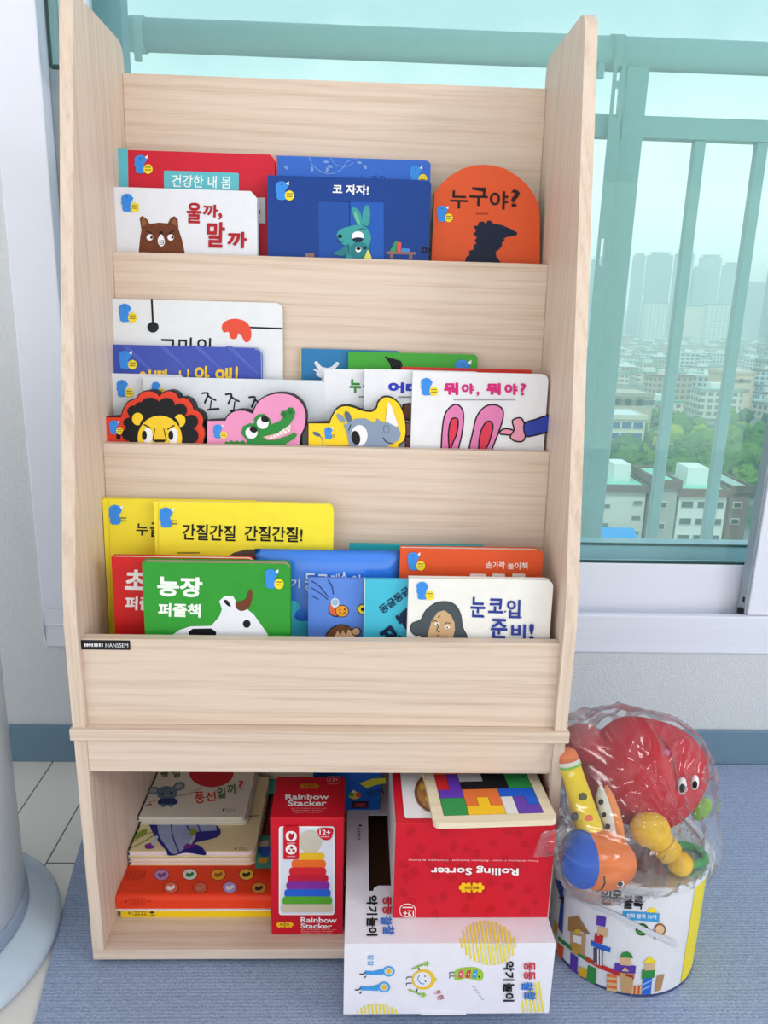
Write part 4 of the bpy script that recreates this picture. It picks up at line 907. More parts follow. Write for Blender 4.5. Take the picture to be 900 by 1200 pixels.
# two sound books with rounded plastic fronts
def sound_book(label, y0, z0, z1, x0, x1, col, slit):
    r = empty('sound_book', ((x0+x1)/2, y0+.1, z0)); tag(r, label, 'book', GS); I = MW[r.name].inverted()
    rr = (z1-z0)*.38
    pr = [(y0+.21, z0), (y0, z0), (y0, z1-rr)] + arcpts(y0+rr, z1-rr, rr, 180, 90, 5) + [(y0+.21, z1)]
    MB().prism(pr, lambda p, d: (d, p[0], p[1]), x0, x1, K(col, .35)).build('plastic_case', r, bevel=.001, inv=I)
    return r
r = sound_book('yellow sound book lying at the bottom of the stack', .056, BZ, .0445, -.2795, -.0725, (246, 206, 30), 0)
a = Art(vplane(.056), .0003).fr(*Lf); a.el(98, 810, 8, 8, K((170, 140, 30))).line([(114, 796), (196, 796), (196, 824), (114, 824)], 3, DARK, closed=True)
a.marks(122, 800, 188, 820, DARK).line([(205, 808), (228, 808)], 4, DARK).el(216, 806, 6, 8, DARK).rect(208, 820, 234, 823, DARK).build('front_print', r)
MB().box((-.2845, .052, .0446), (-.0725, .262, .0466), K((238, 236, 232))).build('back_card', r, inv=MW[r.name].inverted())
r = sound_book('orange red sound book with round picture buttons', .054, .0468, .0665, -.2845, -.0725, (232, 66, 34), 0)
a = Art(vplane(.054), .0003).fr(*Lf); OD = K((172, 40, 22)); a.line([(96, 736), (180, 736), (180, 768), (96, 768)], 3, OD, closed=True).marks(104, 741, 172, 763, OD).line([(190, 750), (210, 750)], 4, OD).el(80, 750, 6, 6, OD).build('front_print', r)
a = Art(hplane(.0665), .0003).fr(*Lf)
for i in range(8): a.line([(92+i*13, 588), (76+i*13, 636)], 3, OD)
a.build('speaker_grille', r)
for (x, y, c, c2) in ((268, 608, (180, 140, 190), (120, 60, 130)), (416, 606, (220, 226, 220), (40, 120, 60)), (566, 607, (236, 170, 50), (150, 90, 30)), (714, 606, (240, 196, 70), (30, 30, 30)), (316, 676, (228, 110, 90), (245, 245, 248)), (472, 676, (214, 92, 70), (190, 130, 110)), (627, 675, (190, 160, 220), (245, 240, 250)), (780, 678, (214, 160, 70), (60, 50, 40))):
    a = Art(hplane(.0665), .0003).fr(*Lf); a.el(x, y, 42, 32, OD).el(x, y, 37, 28, K(c))
    a.poly([(x-20, y+8), (x-16, y-10), (x, y-4), (x+14, y-14), (x+22, y-2), (x+10, y+8), (x-2, y+14)], K(c2), 3).build('button', r)
# narrow dark picture book beside the cream stack
r = slab_book('picture_book', 'dark red and teal book lying beside the cream stack', GS, -.0975, -.012, .122, .30, .0668, .076, K((110, 34, 44)), rt=.002, spine=K((60, 130, 130)))
a = Art(hplane(.076), .0003).fr(*Lf); a.poly([(758, 575), (775, 400), (850, 400), (850, 575)], K((72, 150, 132))).poly([(828, 75), (880, 75), (870, 180), (815, 180)], K((76, 196, 184))).el(810, 480, 34, 34, K((40, 90, 190))).poly([(780, 520), (830, 515), (820, 545), (775, 545)], K((214, 160, 60))).poly([(790, 430), (830, 425), (832, 455), (785, 462)], K((196, 190, 170)))
for i in range(5): a.line([(800+i*3, 215+i*34), (816+i*3, 222+i*34)], 6, K((170, 60, 70)))
a.build('cover_print', r)
# three cream books
CRM, PKE = K((236, 222, 178)), K((240, 226, 236), .7)
for i, (z0, z1, dx, dy) in enumerate(((.0668, .0738, .002, .001), (.0740, .0808, .0012, -.0004), (.0810, .0905, 0, .0016))):
    r = slab_book('picture_book', ('cream picture book, lowest of the three under the elephant cover', 'cream picture book in the middle below the elephant cover', 'cream picture book with blue elephant cover in the stack')[i], GS, -.2835+dx, -.1015+dx*.4, .1135+dy, .296+dy, z0, z1, CRM, pages=PKE, spine=K((50, 60, 150)), rt=.012)
a = Art(hplane(.0905), .0003).fr(*Lf); EO, EB = K((44, 40, 140)), K((158, 172, 216), .5, .3, 0, 300, .25, 90)
a.poly([(150, 380), (190, 365), (180, 400), (120, 420)], K((140, 170, 70)), 3).line([(100, 470), (160, 440), (235, 395)], 6, K((130, 160, 80)), 3).line([(110, 440), (170, 400), (230, 380)], 4, K((170, 150, 80)), 3)
a.poly([(200, 300), (205, 350), (240, 420), (290, 480), (300, 505), (340, 505), (400, 492), (500, 505), (478, 460), (440, 440), (560, 410), (578, 370), (540, 330), (540, 300)], EO, 3)
a.poly([(250, 300), (245, 350), (258, 410), (300, 470), (320, 495), (360, 490), (440, 420), (430, 385), (545, 375), (556, 365), (520, 300)], EB, 3)
a.line([(315, 300), (325, 400), (360, 490)], 7, EO, 4).line([(440, 300), (470, 385), (420, 375), (400, 350)], 7, EO, 4).poly([(425, 360), (455, 378), (440, 405), (412, 398)], K((150, 160, 50))).poly([(180, 450), (215, 440), (230, 455), (220, 470), (185, 470)], K((130, 50, 150)), 3).line([(222, 445), (240, 410)], 18, K((206, 214, 236))).poly([(380, 462), (400, 445), (430, 440), (440, 458), (400, 470)], K((130, 50, 150)), 3).line([(420, 440), (440, 405)], 16, K((206, 214, 236)))
a.line([(700, 310), (740, 298), (780, 296)], 4, K((90, 80, 60))).line([(720, 205), (740, 160), (748, 80)], 6, K((90, 80, 60)), 3).build('cover_print', r)
a = Art(hplane(.0905), .0003).fr(*Lf); a.marks(674, 462, 724, 476, DARK).poly([(656, 462), (664, 462), (660, 476), (652, 476)], DARK).build('publisher_lettering', r)
# two white board books on top
WB = K((232, 228, 218))
for i, (z0, z1, dx, dy) in enumerate(((.0907, .0985, .003, .003), (.0987, .1065, 0, 0))):
    r = slab_book('picture_book', ('pale board book directly under the mouse and balloon book', 'pale board book with blue mouse and red balloon, topmost of stack')[i], GS, -.2842+dx*.6, -.1235+dx, .170+dy, .300, z0, z1, WB, pages=K((226, 222, 208), .7), rt=.008, spine=K((60, 50, 70)))
a = Art(hplane(.1065), .0003).fr(*Lf); MS = K((98, 132, 158))
a.el(530, 70, 118, 76, K((204, 30, 44))).poly([(462, 152), (478, 142), (480, 158)], K((204, 30, 44))).line([(470, 150), (420, 180), (345, 192)], 3, K((150, 140, 130)), 3)
a.el(222, 164, 32, 20, MS, -10).el(222, 164, 20, 12, K((170, 180, 190)), -10).el(358, 142, 32, 22, MS, -20).el(358, 142, 20, 13, K((170, 180, 190)), -20).el(295, 178, 54, 38, MS).poly([(260, 208), (335, 205), (352, 225), (330, 238), (252, 236)], K((40, 60, 120)), 3)
a.el(276, 242, 12, 9, MS).el(316, 242, 12, 9, MS).el(272, 182, 6, 6, BLACK).el(318, 176, 6, 6, BLACK).el(298, 192, 5, 4, K((220, 120, 120))).line([(250, 245), (215, 245), (205, 225), (235, 220)], 3, K((190, 90, 80)), 4).line([(184, 242), (215, 235)], 5, K((190, 70, 70)))
a.build('cover_print', r)
a = Art(hplane(.1065), .0003).fr(*Lf); GRN = K((70, 110, 60)); RO = K((214, 70, 50))
for s_, x0, y0, x1, y1, m_ in (('풍', 440, 172, 490, 234, RO), ('선', 495, 172, 552, 222, RO), ('일', 558, 150, 602, 206, GRN), ('까', 610, 132, 662, 184, GRN), ('?', 670, 110, 698, 158, RO)): a.tb(s_, x0, y0, x1, y1, m_, .02, -.08)
a.build('title', r)
a = Art(hplane(.1065), .0003).fr(*Lf); a.tb('빵', 262, 66, 304, 94, GRN, .02, -.08).tb('일', 324, 62, 364, 96, GRN, .02, -.08).build('title', r)
a = Art(hplane(.1065), .0003).fr(*Lf); a.marks(608, 260, 656, 273, DARK).poly([(592, 258), (602, 258), (596, 273), (588, 273)], DARK).build('publisher_lettering', r)

# ---- boxes
def carton(name, label, x0, x1, y0, y1, z0, z1, col, sides=None, cat='box'):
    r = empty(name, ((x0+x1)/2, (y0+y1)/2, z0)); tag(r, label, cat)
    MB().box((x0, y0, z0), (x1, y1, z1), K(col, .4)).build('carton', r, bevel=.0012, inv=MW[r.name].inverted())
    return r
JY = K((250, 196, 30))
def puzzle_logo(a, cx, cy, w, h, mat, up=1):
    """two jigsaw pieces side by side"""
    for s_ in (-1, 1):
        x = cx+s_*w*.24
        a.rect(x-w*.2, cy-h*.42, x+w*.2, cy+h*.42, mat).el(x+s_*w*.24, cy, w*.075, h*.22, mat, n=10)
    for x in (-.24, .24):
        a.el(cx+w*x, cy-h*.45, w*.055, h*.14, K((205, 30, 46)), n=8).el(cx+w*x, cy+h*.45, w*.055, h*.14, K((205, 30, 46)), n=8)
    a.rect(cx-w*.08, cy-h*.2, cx+w*.08, cy+h*.2, mat)
    a.text('BIGJIGS', (cx-w*.3*up, cy-h*.16*up), (cx+w*.3*up, cy-h*.16*up), h*.34*up if up > 0 else h*.34, K((120, 40, 30)), .01)
    return a
# rainbow stacker box
SYF, STZ = .0255, .2138
r = carton('toy_box', 'red upright toy box with picture of rainbow stacking rings', -.0685, .0275, SYF, SYF+.09, BZ, STZ, (206, 24, 44))
Mf = (300, 890, .2); fp = vplane(SYF)
a = Art(fp, .0007).fr(*Mf); PW = K((226, 230, 244)); DR = K((190, 20, 40)); SW = K((246, 244, 246))
a.rect(134, 392, 460, 912, SW, 16).rect(142, 400, 452, 904, PW, 14)
a.build('picture_panel', r)
a = Art(fp, .0011).fr(*Mf)
def ring(x0, x1, y0, y1, c): 
    a.rect(x0, y0, x1, y1, K(c, .3), (y1-y0)*.42)
ring(252, 402, 548, 590, (240, 190, 40)); ring(208, 410, 588, 638, (240, 110, 40)); ring(194, 412, 632, 680, (216, 40, 50)); ring(186, 424, 674, 722, (200, 30, 56)); ring(176, 432, 716, 764, (138, 50, 160)); ring(166, 438, 760, 808, (44, 100, 214)); ring(154, 446, 802, 854, (90, 170, 50)); ring(146, 450, 848, 894, (216, 200, 176))
a.el(318, 482, 68, 66, K((206, 200, 186))).poly([(262, 520), (318, 548), (376, 520), (350, 542), (318, 550), (286, 542)], K((226, 190, 100)))
a.build('rings_picture', r)
a = Art(fp, .0018).fr(*Mf); a.rect(160, 392, 252, 586, K((206, 24, 44)), 8).rect(174, 420, 238, 480, SW, 26).rect(174, 498, 238, 556, SW, 26).poly([(190, 448), (198, 430), (210, 438), (220, 430), (222, 452), (208, 472), (194, 464)], DR, 3).el(208, 516, 9, 9, DR).poly([(186, 540), (204, 540), (195, 522)], DR).rect(212, 528, 228, 542, DR)
for y in (488, 566): a.rect(182, y, 230, y+5, K((236, 170, 180)))
a.build('icon_strip', r)
a = Art(fp, .0018).fr(*Mf); a.poly([(366, 406), (448, 404), (446, 450), (430, 470), (398, 472), (370, 450)], K((206, 24, 44)), 3).tb('12+', 372, 412, 436, 442, SW, .02, 0).rect(380, 450, 430, 456, K((236, 170, 180))).build('age_mark', r)
a = Art(fp, .0007).fr(*Mf); a.tb('Rainbow', 262, 924, 474, 956, SW, .03, .01).tb('Stacker', 262, 960, 446, 990, SW, .03, .01)
for i, q in enumerate(('Jeu d\'empiler arc en ciel', 'Regenbogen Stapler', 'Apilador arco iris')): a.tb(q, 264, 994+i*10, 470-i*14, 1001+i*10, K((240, 190, 196)), 0, 0)
a.build('title', r)
puzzle_logo(Art(fp, .0007).fr(*Mf), 168, 968, 92, 40, JY).build('jigsaw_logo', r)
tp = hplane(STZ); a = Art(tp, .0007).fr(*Mf); a.tb('Rainbow', 172, 202, 428, 234, SW, .03, 0).tb('Stacker', 186, 238, 414, 272, SW, .03, 0)
for i, q in enumerate(('Jeu d\'empiler arc en ciel', 'Regenbogen Stapler', 'Apilador arco iris')): a.tb(q, 204-i*-8, 282+i*12, 410-i*18, 290+i*12, K((236, 180, 186)), 0, 0)
a.build('top_title', r)
puzzle_logo(Art(tp, .0007).fr(*Mf), 312, 156, 104, 36, K((216, 130, 40))).build('jigsaw_logo', r)
a = Art(tp, .0007).fr(*Mf); a.line([(420, 100), (490, 100), (494, 130), (470, 144), (426, 142), (416, 120)], 4, K((226, 150, 160)), closed=True).tb('12+', 432, 108, 482, 128, K((236, 180, 186)), .02, 0).build('age_mark', r)

# white musical instrument box with die-cut window
x0, x1, y0, y1, z0, z1 = .0312, .281, -.0965, .262, BZ, .134
r = empty('toy_box', ((x0+x1)/2, (y0+y1)/2, z0)); tag(r, 'large white box with instrument drawings jutting out under red box', 'box'); I = MW[r.name].inverted()
OW_, WBX = (x0, x1, y0, y1), K((240, 239, 252), .35)
p0 = hplane(z1)(432, 955, 0); p1 = hplane(z1)(441, 1044, 0); wx1 = .098
m = MB()
wy0, wy1, wx0 = p1.y, p0.y, p0.x-.001
m.box((x0, y0, z0), (x1, y0+.001, z1), WBX); m.box((x0, y1-.001, z0), (x1, y1, z1), WBX); m.box((x0, y0+.00105, z0), (x0+.001, y1-.00105, z1), WBX); m.box((x1-.001, y0+.00105, z0), (x1, y1-.00105, z1), WBX); m.box((x0+.00105, y0+.00105, z0), (x1-.00105, y1-.00105, z0+.001), WBX)
gq = .00105
m.box((x0+gq, y0+gq, z1-.001), (x1-gq, wy0, z1), WBX); m.box((x0+gq, wy1, z1-.001), (x1-gq, y1-gq, z1), WBX); m.box((x0+gq, wy0, z1-.001), (wx0, wy1, z1), WBX); m.box((wx1, wy0, z1-.001), (x1-gq, wy1, z1), WBX)
m.build('carton', r, inv=I)
MB().box((x0+.004, y0+.004, z0+.002), (x1-.004, y1-.004, z1-.035), K((96, 62, 44), .7)).build('wooden_insert', r, bevel=.002, inv=I)
m = MB(); tabp = [(434, 1046), (440, 1038), (458, 1038), (466, 1046)]
mm = MB().prism([tuple(hplane(z1)(*q, 0))[:2] for q in ((437, 1047), (438, 1041), (443, 1038), (457, 1038), (462, 1041), (463, 1047))], lambda p, d: (p[0], p[1], d), z1-.0008, z1+.0002, WBX); mm.build('tab', r, inv=I)
mm = MB(); tx0, tx1 = vplane(y0)(493, 1189, 0).x, vplane(y0)(546, 1189, 0).x; mm.box((tx0, y0-.001, z0-.001), (tx1, y0+.001, z0+.003), WBX); mm.build('bottom_tab', r, inv=I)
Of = (390, 1030, .3); fpl, tpl = vplane(y0), hplane(z1)
YS = K((244, 228, 70))
def stripes(surf, cx, cy, rx, ry, ymin, ymax, name, slant=14, gap=15):
    a = Art(surf, .0004).fr(*Of); k = -rx
    while k < rx:
        h = ry*math.sqrt(max(0, 1-((k+3)/rx)**2)); ya, yb = max(ymin, cy-h), min(ymax, cy+h)
        if yb-ya > 4 and cx+k+7 < (834 if cx > 800 else 999):
            sl = lambda y: (y-cy)*slant/100
            a.poly([(cx+k+sl(ya), ya), (cx+k+7+sl(ya), ya), (cx+k+7+sl(yb), yb), (cx+k+sl(yb), yb)], YS)
        k += gap
    a.mb.build(name, r, inv=I)
stripes(tpl, 606, 250, 108, 88, 158, 252, 'striped_sun'); stripes(fpl, 606, 250, 108, 88, 254, 400, 'striped_sun'); stripes(fpl, 180, 560, 96, 74, 400, 527, 'striped_sun'); stripes(fpl, 840, 500, 100, 100, 402, 522, 'striped_sun')
# clip of the right sun: everything right of the box edge is avoided by its centre; titles run downwards (the box lies on its side)
INK2, RD2, BL2 = K((26, 26, 32)), K((214, 54, 66)), K((50, 120, 214))
def vtitle(surf, name, xb, y0_, xr, scale, clip=None):
    """lettering turned a quarter turn: reads downwards"""
    a = Art(surf, .0009).fr(*Of)
    y = y0_
    for s_, h in (('악', 40), ('기', 36), ('놀', 38), ('이', 34)):
        h *= scale; a.text(s_, (xb+46*scale, y), (xb+46*scale, y+h), 44*scale, INK2, .035); y += h*1.06+(6 if s_ == '기' else 0)
    y = y0_+4
    for s_ in ('둥', '둥'):
        h = 34*scale; a.text(s_, (xr+50*scale, y), (xr+50*scale, y+h), 46*scale, RD2, .035); y += h*1.08
    y += 6
    for i, s_ in enumerate('찰찰'):
        h = 36*scale; a.text(s_, (xr+(42+i*10)*scale, y), (xr+(42+i*10)*scale, y+h), 46*scale, BL2, .035); y += h*1.02
    return a.build(name, r)
vtitle(fpl, 'title', 664, 322, 742, .98)
vtitle(tpl, 'top_title', 130, 64, 190, .98)
a = Art(fpl, .0004).fr(*Of); BM = K((70, 160, 232))
for dy, dx in ((0, 0), (62, -18)):
    a.poly([(128+dx, 374+dy), (124+dx, 358+dy), (160+dx, 360+dy), (196+dx, 350+dy), (196+dx, 376+dy), (160+dx, 374+dy)], BM).el(218+dx, 361+dy, 24, 21, BM).el(218+dx, 361+dy, 17, 15, K((176, 220, 244))).el(218+dx, 361+dy, 10, 10, K((246, 190, 50)))
    a.line([(126+dx, 366+dy), (118+dx, 372+dy), (106+dx, 372+dy)], 4, INK2, 3).line([(130+dx, 380+dy), (124+dx, 386+dy)], 4, INK2)
a.build('maraca_drawing', r)
a = Art(fpl, .0004).fr(*Of); a.text('찰찰', (160, 296), (160, 340), 24, K((96, 170, 222)), .01).build('sound_lettering', r)
a = Art(fpl, .0004).fr(*Of); YO = K((242, 200, 60))
a.el(354, 393, 46, 40, YO).el(350, 393, 34, 30, K((236, 236, 248))).el(396, 393, 10, 10, K((226, 210, 60))).line([(338, 376), (332, 392), (344, 408), (358, 410)], 3, BL2, 4).el(360, 380, 3, 3, INK2).el(362, 400, 3, 3, INK2).line([(338, 355), (332, 340)], 4, INK2).line([(330, 430), (326, 445)], 4, INK2)
for q in (384, 408): a.line([(308, q), (290, q), (288, q+8)], 3, INK2, 3)
LG = K((150, 204, 70))
for cx, cy in ((366, 332), (354, 454)): a.poly([(cx+(14 if i % 2 == 0 else 6)*math.cos(i*.628), cy+(14 if i % 2 == 0 else 6)*math.sin(i*.628)) for i in range(10)], LG).line([(cx-14, cy+3*(1 if cy < 400 else -1)), (cx-56, cy+20*(1 if cy < 400 else -1))], 6, LG)
a.build('tambourine_drawing', r)
a = Art(fpl, .0004).fr(*Of); a.text('뿅', (420, 432), (424, 448), 26, K((190, 70, 90)), 0).text('뿅', (430, 450), (436, 470), 26, K((190, 70, 90)), 0).build('sound_lettering', r)
a = Art(fpl, .0004).fr(*Of); a.poly([(474, 380), (480, 356), (510, 346), (560, 346), (585, 362), (588, 384), (575, 398), (550, 394), (520, 388), (495, 396), (478, 394)], K((160, 206, 70)), 4)
for x, c in ((500, (226, 90, 120)), (530, (216, 60, 70)), (556, (70, 160, 226))): a.poly([(x-12, 386), (x-6, 358), (x+10, 356), (x+4, 388)], K(c)).el(x, 372, 3.5, 3.5, WHITE, n=8)
a.el(572, 382, 3.5, 3.5, INK2, n=8)
for q in (366, 380): a.line([(474, q), (458, q), (456, q+8)], 3, INK2, 3)
a.build('caterpillar_drawing', r)
a = Art(fpl, .0004).fr(*Of)
for q in range(5): a.line([(544+q*9, 420+q*12), (556+q*8, 424+q*12)], 3, K((186, 192, 200)))
a.build('note_marks', r)
a = Art(tpl, .0004).fr(300, 890, .2); a.tb('J', 584, 382, 620, 392, INK2, .01, 0)
for i in range(5): a.rect(592+(i % 2)*4, 400+i*15, 612, 409+i*15, K((160, 162, 174)))
a.build('publisher_lettering', r)

# blue box standing behind on the white one
r = carton('toy_box', 'small blue box standing behind the red boxes under the rail', -.02, .079, .150, .25, .1343, .212, (28, 96, 196))
f2 = vplane(.150); a = Art(f2, .0007).fr(*Mf)
a.poly([(606, 140), (680, 112), (760, 108), (760, 140), (700, 150), (650, 170)], K((206, 206, 60))).build('banner_print', r)
a = Art(f2, .0007).fr(*Mf)
for i in range(5): a.line([(650+i*20, 190-i*6), (668+i*20, 214-i*4)], 8, K((40, 60, 90)))
a.build('lettering', r)
a = Art(f2, .0007).fr(*Mf); a.el(578, 210, 36, 22, K((226, 190, 50))).el(560, 205, 18, 12, K((60, 160, 80))).el(600, 208, 16, 14, K((220, 80, 60))).el(572, 188, 10, 8, K((230, 230, 236))).build('toy_picture', r)
a = Art(f2, .0007).fr(*Mf); a.rect(560, 244, 660, 286, K((44, 30, 60)), 8).rect(584, 258, 640, 266, K((210, 60, 60))).rect(576, 272, 650, 277, K((200, 60, 60))).build('name_plate', r)

# red rolling sorter box, upside down on the white box
RY, RZT = -.058, .2695; rx0, rx1 = .0895, .2805
r = carton('toy_box', 'big red shape sorter box lying upside down on white box', rx0, rx1, RY, .12, .1343, RZT, (206, 26, 46)); RR = r
Nf = (440, 895, .25556); f3, t3 = vplane(RY), hplane(RZT)
rk = random.Random(3); PT = K((190, 22, 40)); MOT = []
for i in range(70):
    x, y, q = rk.uniform(120, 780), rk.uniform(305, 690), rk.uniform(0, 360)
    if any(math.hypot(x-u, y-v) < 46 for u, v in MOT): continue
    MOT.append((x, y)); a = Art(f3, .0003).fr(*Nf)
    if rk.random() < .35: a.el(x, y, 24, 17, PT, q)
    elif rk.random() < .5: a.poly([(x+(26 if k % 2 else 11)*math.cos(R_(q+k*36)), y+(24 if k % 2 else 10)*math.sin(R_(q+k*36))) for k in range(10)], PT)
    else: a.poly([(x+28*math.cos(R_(q+k*90)), y+20*math.sin(R_(q+k*90))) for k in range(4)], PT)
    a.build('tonal_motif', r)
a = Art(f3, .001).fr(*Nf); a.text('Rolling Sorter', (656, 512), (254, 508), 42, SW, .035).build('title', r)
a = Art(f3, .001).fr(*Nf); a.text('Trieur de formes à rouler · Rollendes Steckspiel · Clasificador de formas', (748, 450), (152, 446), 10, K((246, 210, 214)), .0).build('subtitle', r)
a = Art(f3, .001).fr(*Nf); puzzle_logo(a, 441, 568, 106, 52, JY, -1).build('jigsaw_logo', r)
a = Art(f3, .001).fr(*Nf); a.line(cr([(112, 680), (116, 655), (145, 643), (175, 652), (184, 675)], False, 4)+[(184, 704), (150, 704)]+cr([(150, 704), (122, 698), (112, 680)], False, 4), 3, SW, closed=False).text('12+', (176, 698), (128, 698), 26, SW, .02).rect(124, 656, 172, 662, K((246, 210, 214))).build('age_mark', r)
a = Art(t3, .0007).fr(*Nf); a.poly([(112, 20), (560, 20), (560, 250), (140, 250), (132, 240)], K((232, 230, 238))).build('picture_panel', r)
a = Art(t3, .0011).fr(*Nf); a.el(280, 130, 102, 96, K((122, 84, 60))).el(284, 128, 92, 86, K((176, 126, 80)))
for x, y in ((214, 105), (250, 70), (240, 160)): a.el(x, y, 12, 14, K((226, 180, 60)))
a.build('drum_picture', r)
MB().box((rx0-.0006, RY+.004, .14), (rx0+.0006, .116, RZT-.004), K((196, 196, 204))).build('side_flap', r, inv=MW[r.name].inverted())

# wooden tetromino puzzle on top
ptz = RZT+.0004; pth = .008; PS = hplane(ptz+pth)
q0, q1, q2 = PS(509, 965, 0), PS(654, 960.5, 0), PS(498, 910, 0)
ex = (q1-q0).normalized(); ey = Vector((-ex.y, ex.x, 0)); W_ = (q1-q0).length; D_ = .175
r = empty('block_puzzle', q0+ex*W_/2+ey*D_/2+Vector((0, 0, -pth))); tag(r, 'wooden block puzzle tray with colourful pieces on the red box', 'puzzle'); I = MW[r.name].inverted()
TW = wood('pale_tray_wood', 0, (232, 218, 192), (218, 200, 170), (242, 230, 208))
rrx = lambda x0, y0, x1, y1, rr: arcpts(x1-rr, y0+rr, rr, -90, 0, 5)+arcpts(x1-rr, y1-rr, rr, 0, 90, 5)+arcpts(x0+rr, y1-rr, rr, 90, 180, 5)+arcpts(x0+rr, y0+rr, rr, 180, 270, 5)
G = lambda p, z: tuple(q0 + ex*p[0] + ey*p[1] + Vector((0, 0, z)))
MB().prism(rrx(0, 0, W_, D_, .008), lambda p, d: G(p, d), -pth, -.0018, TW).build('tray', r, bevel=.001, inv=I)
bw = .013
fm = MB()
for (a0, b0, a1, b1) in ((0, 0, W_, bw), (0, D_-bw, W_, D_), (0, bw, bw, D_-bw), (W_-bw, bw, W_, D_-bw)):
    pts = [(a0, b0), (a1, b0), (a1, b1), (a0, b1)]
    if b0 == 0: pts = arcpts(a0+.008, .008, .008, 180, 270, 4)+arcpts(a1-.008, .008, .008, -90, 0, 4)+[(a1, b1), (a0, b1)]
    if b1 == D_: pts = [(a0, b0), (a1, b0)]+arcpts(a1-.008, b1-.008, .008, 0, 90, 4)+arcpts(a0+.008, b1-.008, .008, 90, 180, 4)
    fm.prism(pts, lambda p, d: G(p, d), -.0018, 0, TW)
fm.build('rim', r, inv=I)
NC = 10; ox, oy = bw+.0006, bw+.0006; cs = (W_-2*bw-.0012)/8
PCS = [([(0, 0), (1, 0), (0, 1), (1, 1)], (50, 150, 80)), ([(0, 2), (1, 2), (1, 3), (1, 4)], (104, 60, 190)), ([(2, 0), (3, 0), (4, 0), (3, 1)], (250, 200, 40)), ([(2, 1), (2, 2), (3, 2), (4, 2), (4, 1)], (232, 120, 60)), ([(5, 0), (5, 1)], (232, 230, 232)), ([(6, 0), (7, 0), (6, 1)], (104, 70, 180)), ([(7, 1), (7, 2), (6, 2), (5, 2)], (38, 100, 220)), ([(6, 3), (7, 3), (6, 4), (7, 4)], (50, 150, 80)), ([(2, 3), (3, 3), (4, 3), (5, 3)], (34, 34, 40)), ([(0, 3), (0, 4)], (214, 44, 50)), ([(2, 4), (3, 4)], (190, 190, 196)), ([(4, 4), (5, 4), (4, 5), (5, 5)], (34, 34, 40)), ([(0, 5), (1, 5), (2, 5), (3, 5)], (240, 130, 60)), ([(6, 5), (7, 5), (7, 6), (6, 6)], (214, 44, 50)), ([(0, 6), (1, 6), (2, 6), (3, 6), (4, 6), (5, 6)], (250, 200, 40)), ([(k, 7) for k in range(8)], (38, 100, 220)), ([(k, 8) for k in range(8)], (104, 60, 190))]
csy = (D_-2*bw-.0012)/9
for cells, col in PCS:
    m = MB(); S = set(cells)
    for (i, j) in cells:
        g = .0003
        xa, xb = ox+i*cs+(0 if (i-1, j) in S else g), ox+(i+1)*cs-(0 if (i+1, j) in S else g); ya, yb = oy+j*csy+(0 if (i, j-1) in S else g), oy+(j+1)*csy-(0 if (i, j+1) in S else g)
        m.prism([(xa, ya), (xb, ya), (xb, yb), (xa, yb)], lambda p, d: G(p, d), -.0018, .0002, K(col, .45))
    m.build('puzzle_piece', r, inv=I)

# ------------------------------------------------------------------ block drum beside the shelf
DX, DY, DRAD, DH = .417, .048, .0985, .168
def dsurf(px, py, off):
    d = ray(px, py); ox_, oy_ = CC.x-DX, CC.y-DY; rr = DRAD+off
    A_ = d.x*d.x+d.y*d.y; B_ = ox_*d.x+oy_*d.y; C_ = ox_*ox_+oy_*oy_-rr*rr; q = B_*B_-A_*C_
    if q < 0: q = 0
    return CC + d*((-B_-math.sqrt(q))/A_)
r = empty('block_drum', (DX, DY, CZ)); tag(r, 'white and yellow round block drum on the carpet beside bookshelf', 'container'); I = MW[r.name].inverted()
DW = K((226, 228, 236), .3); RIM = K((60, 72, 120), .4)
DZ0 = CZ+.0003
MB().lathe([(DRAD-.002, 0), (DRAD, .002), (DRAD, DH-.012)], (DX, DY, DZ0), DW, 96).build('drum', r, smooth=False, inv=I)
MB().lathe([(DRAD-.0005, DH-.0119), (DRAD+.0022, DH-.0119), (DRAD+.003, DH-.010), (DRAD+.003, DH-.002), (DRAD+.0015, DH), (DRAD-.006, DH), (DRAD-.008, DH-.004), (.0, DH-.004)], (DX, DY, DZ0), K((222, 226, 232), .25), 96).build('lid', r, inv=I)
MB().lathe([(DRAD+.0004, 0), (DRAD+.0008, .0005), (DRAD+.0008, .003), (DRAD+.0002, .0035)], (DX, DY, DZ0), RIM, 96).build('bottom_rim', r, inv=I)
Qf = (630, 820, .3)
# yellow label panel around the right side
m = MB(); a0, a1 = -56, 62; i0 = 0
for i in range(41):
    q = R_(a0+(a1-a0)*i/40)
    for z in (.004, DH-.0125): m.v.append((DX+(DRAD+.0005)*math.cos(q), DY+(DRAD+.0005)*math.sin(q), DZ0+z))
for i in range(40): m.face((2*i, 2*i+2, 2*i+3, 2*i+1), K((240, 222, 40), .35))
m.build('yellow_label', r, inv=I)
def D(): return Art(dsurf, .0009).fr(*Qf)
PINE, PRP, BLU, GRE, RDD, TAN = K((196, 158, 112)), K((92, 60, 170)), K((46, 104, 210)), K((56, 140, 70)), K((196, 44, 50)), K((214, 180, 140))
a = D(); a.tb('원', 248, 738, 290, 800, INK2, .03, .05).tb('목', 290, 742, 332, 804, INK2, .03, .05).tb('블록', 336, 764, 414, 816, INK2, .03, .05).build('title', r)
a = D()
for i in range(8):
    xa, xb = 332+i*18, 350+i*18; ya, yb = 824+i*1.4, 825.4+i*1.4
    a.poly([(xa, ya), (xb+.5, yb), (xb-1, yb+34), (xa-1, ya+34)], K((64, 160, 222)))
a.base += .0009; a.tb('원목 블록 50개', 348, 834, 464, 852, WHITE, .01, .05).build('blue_banner', r)
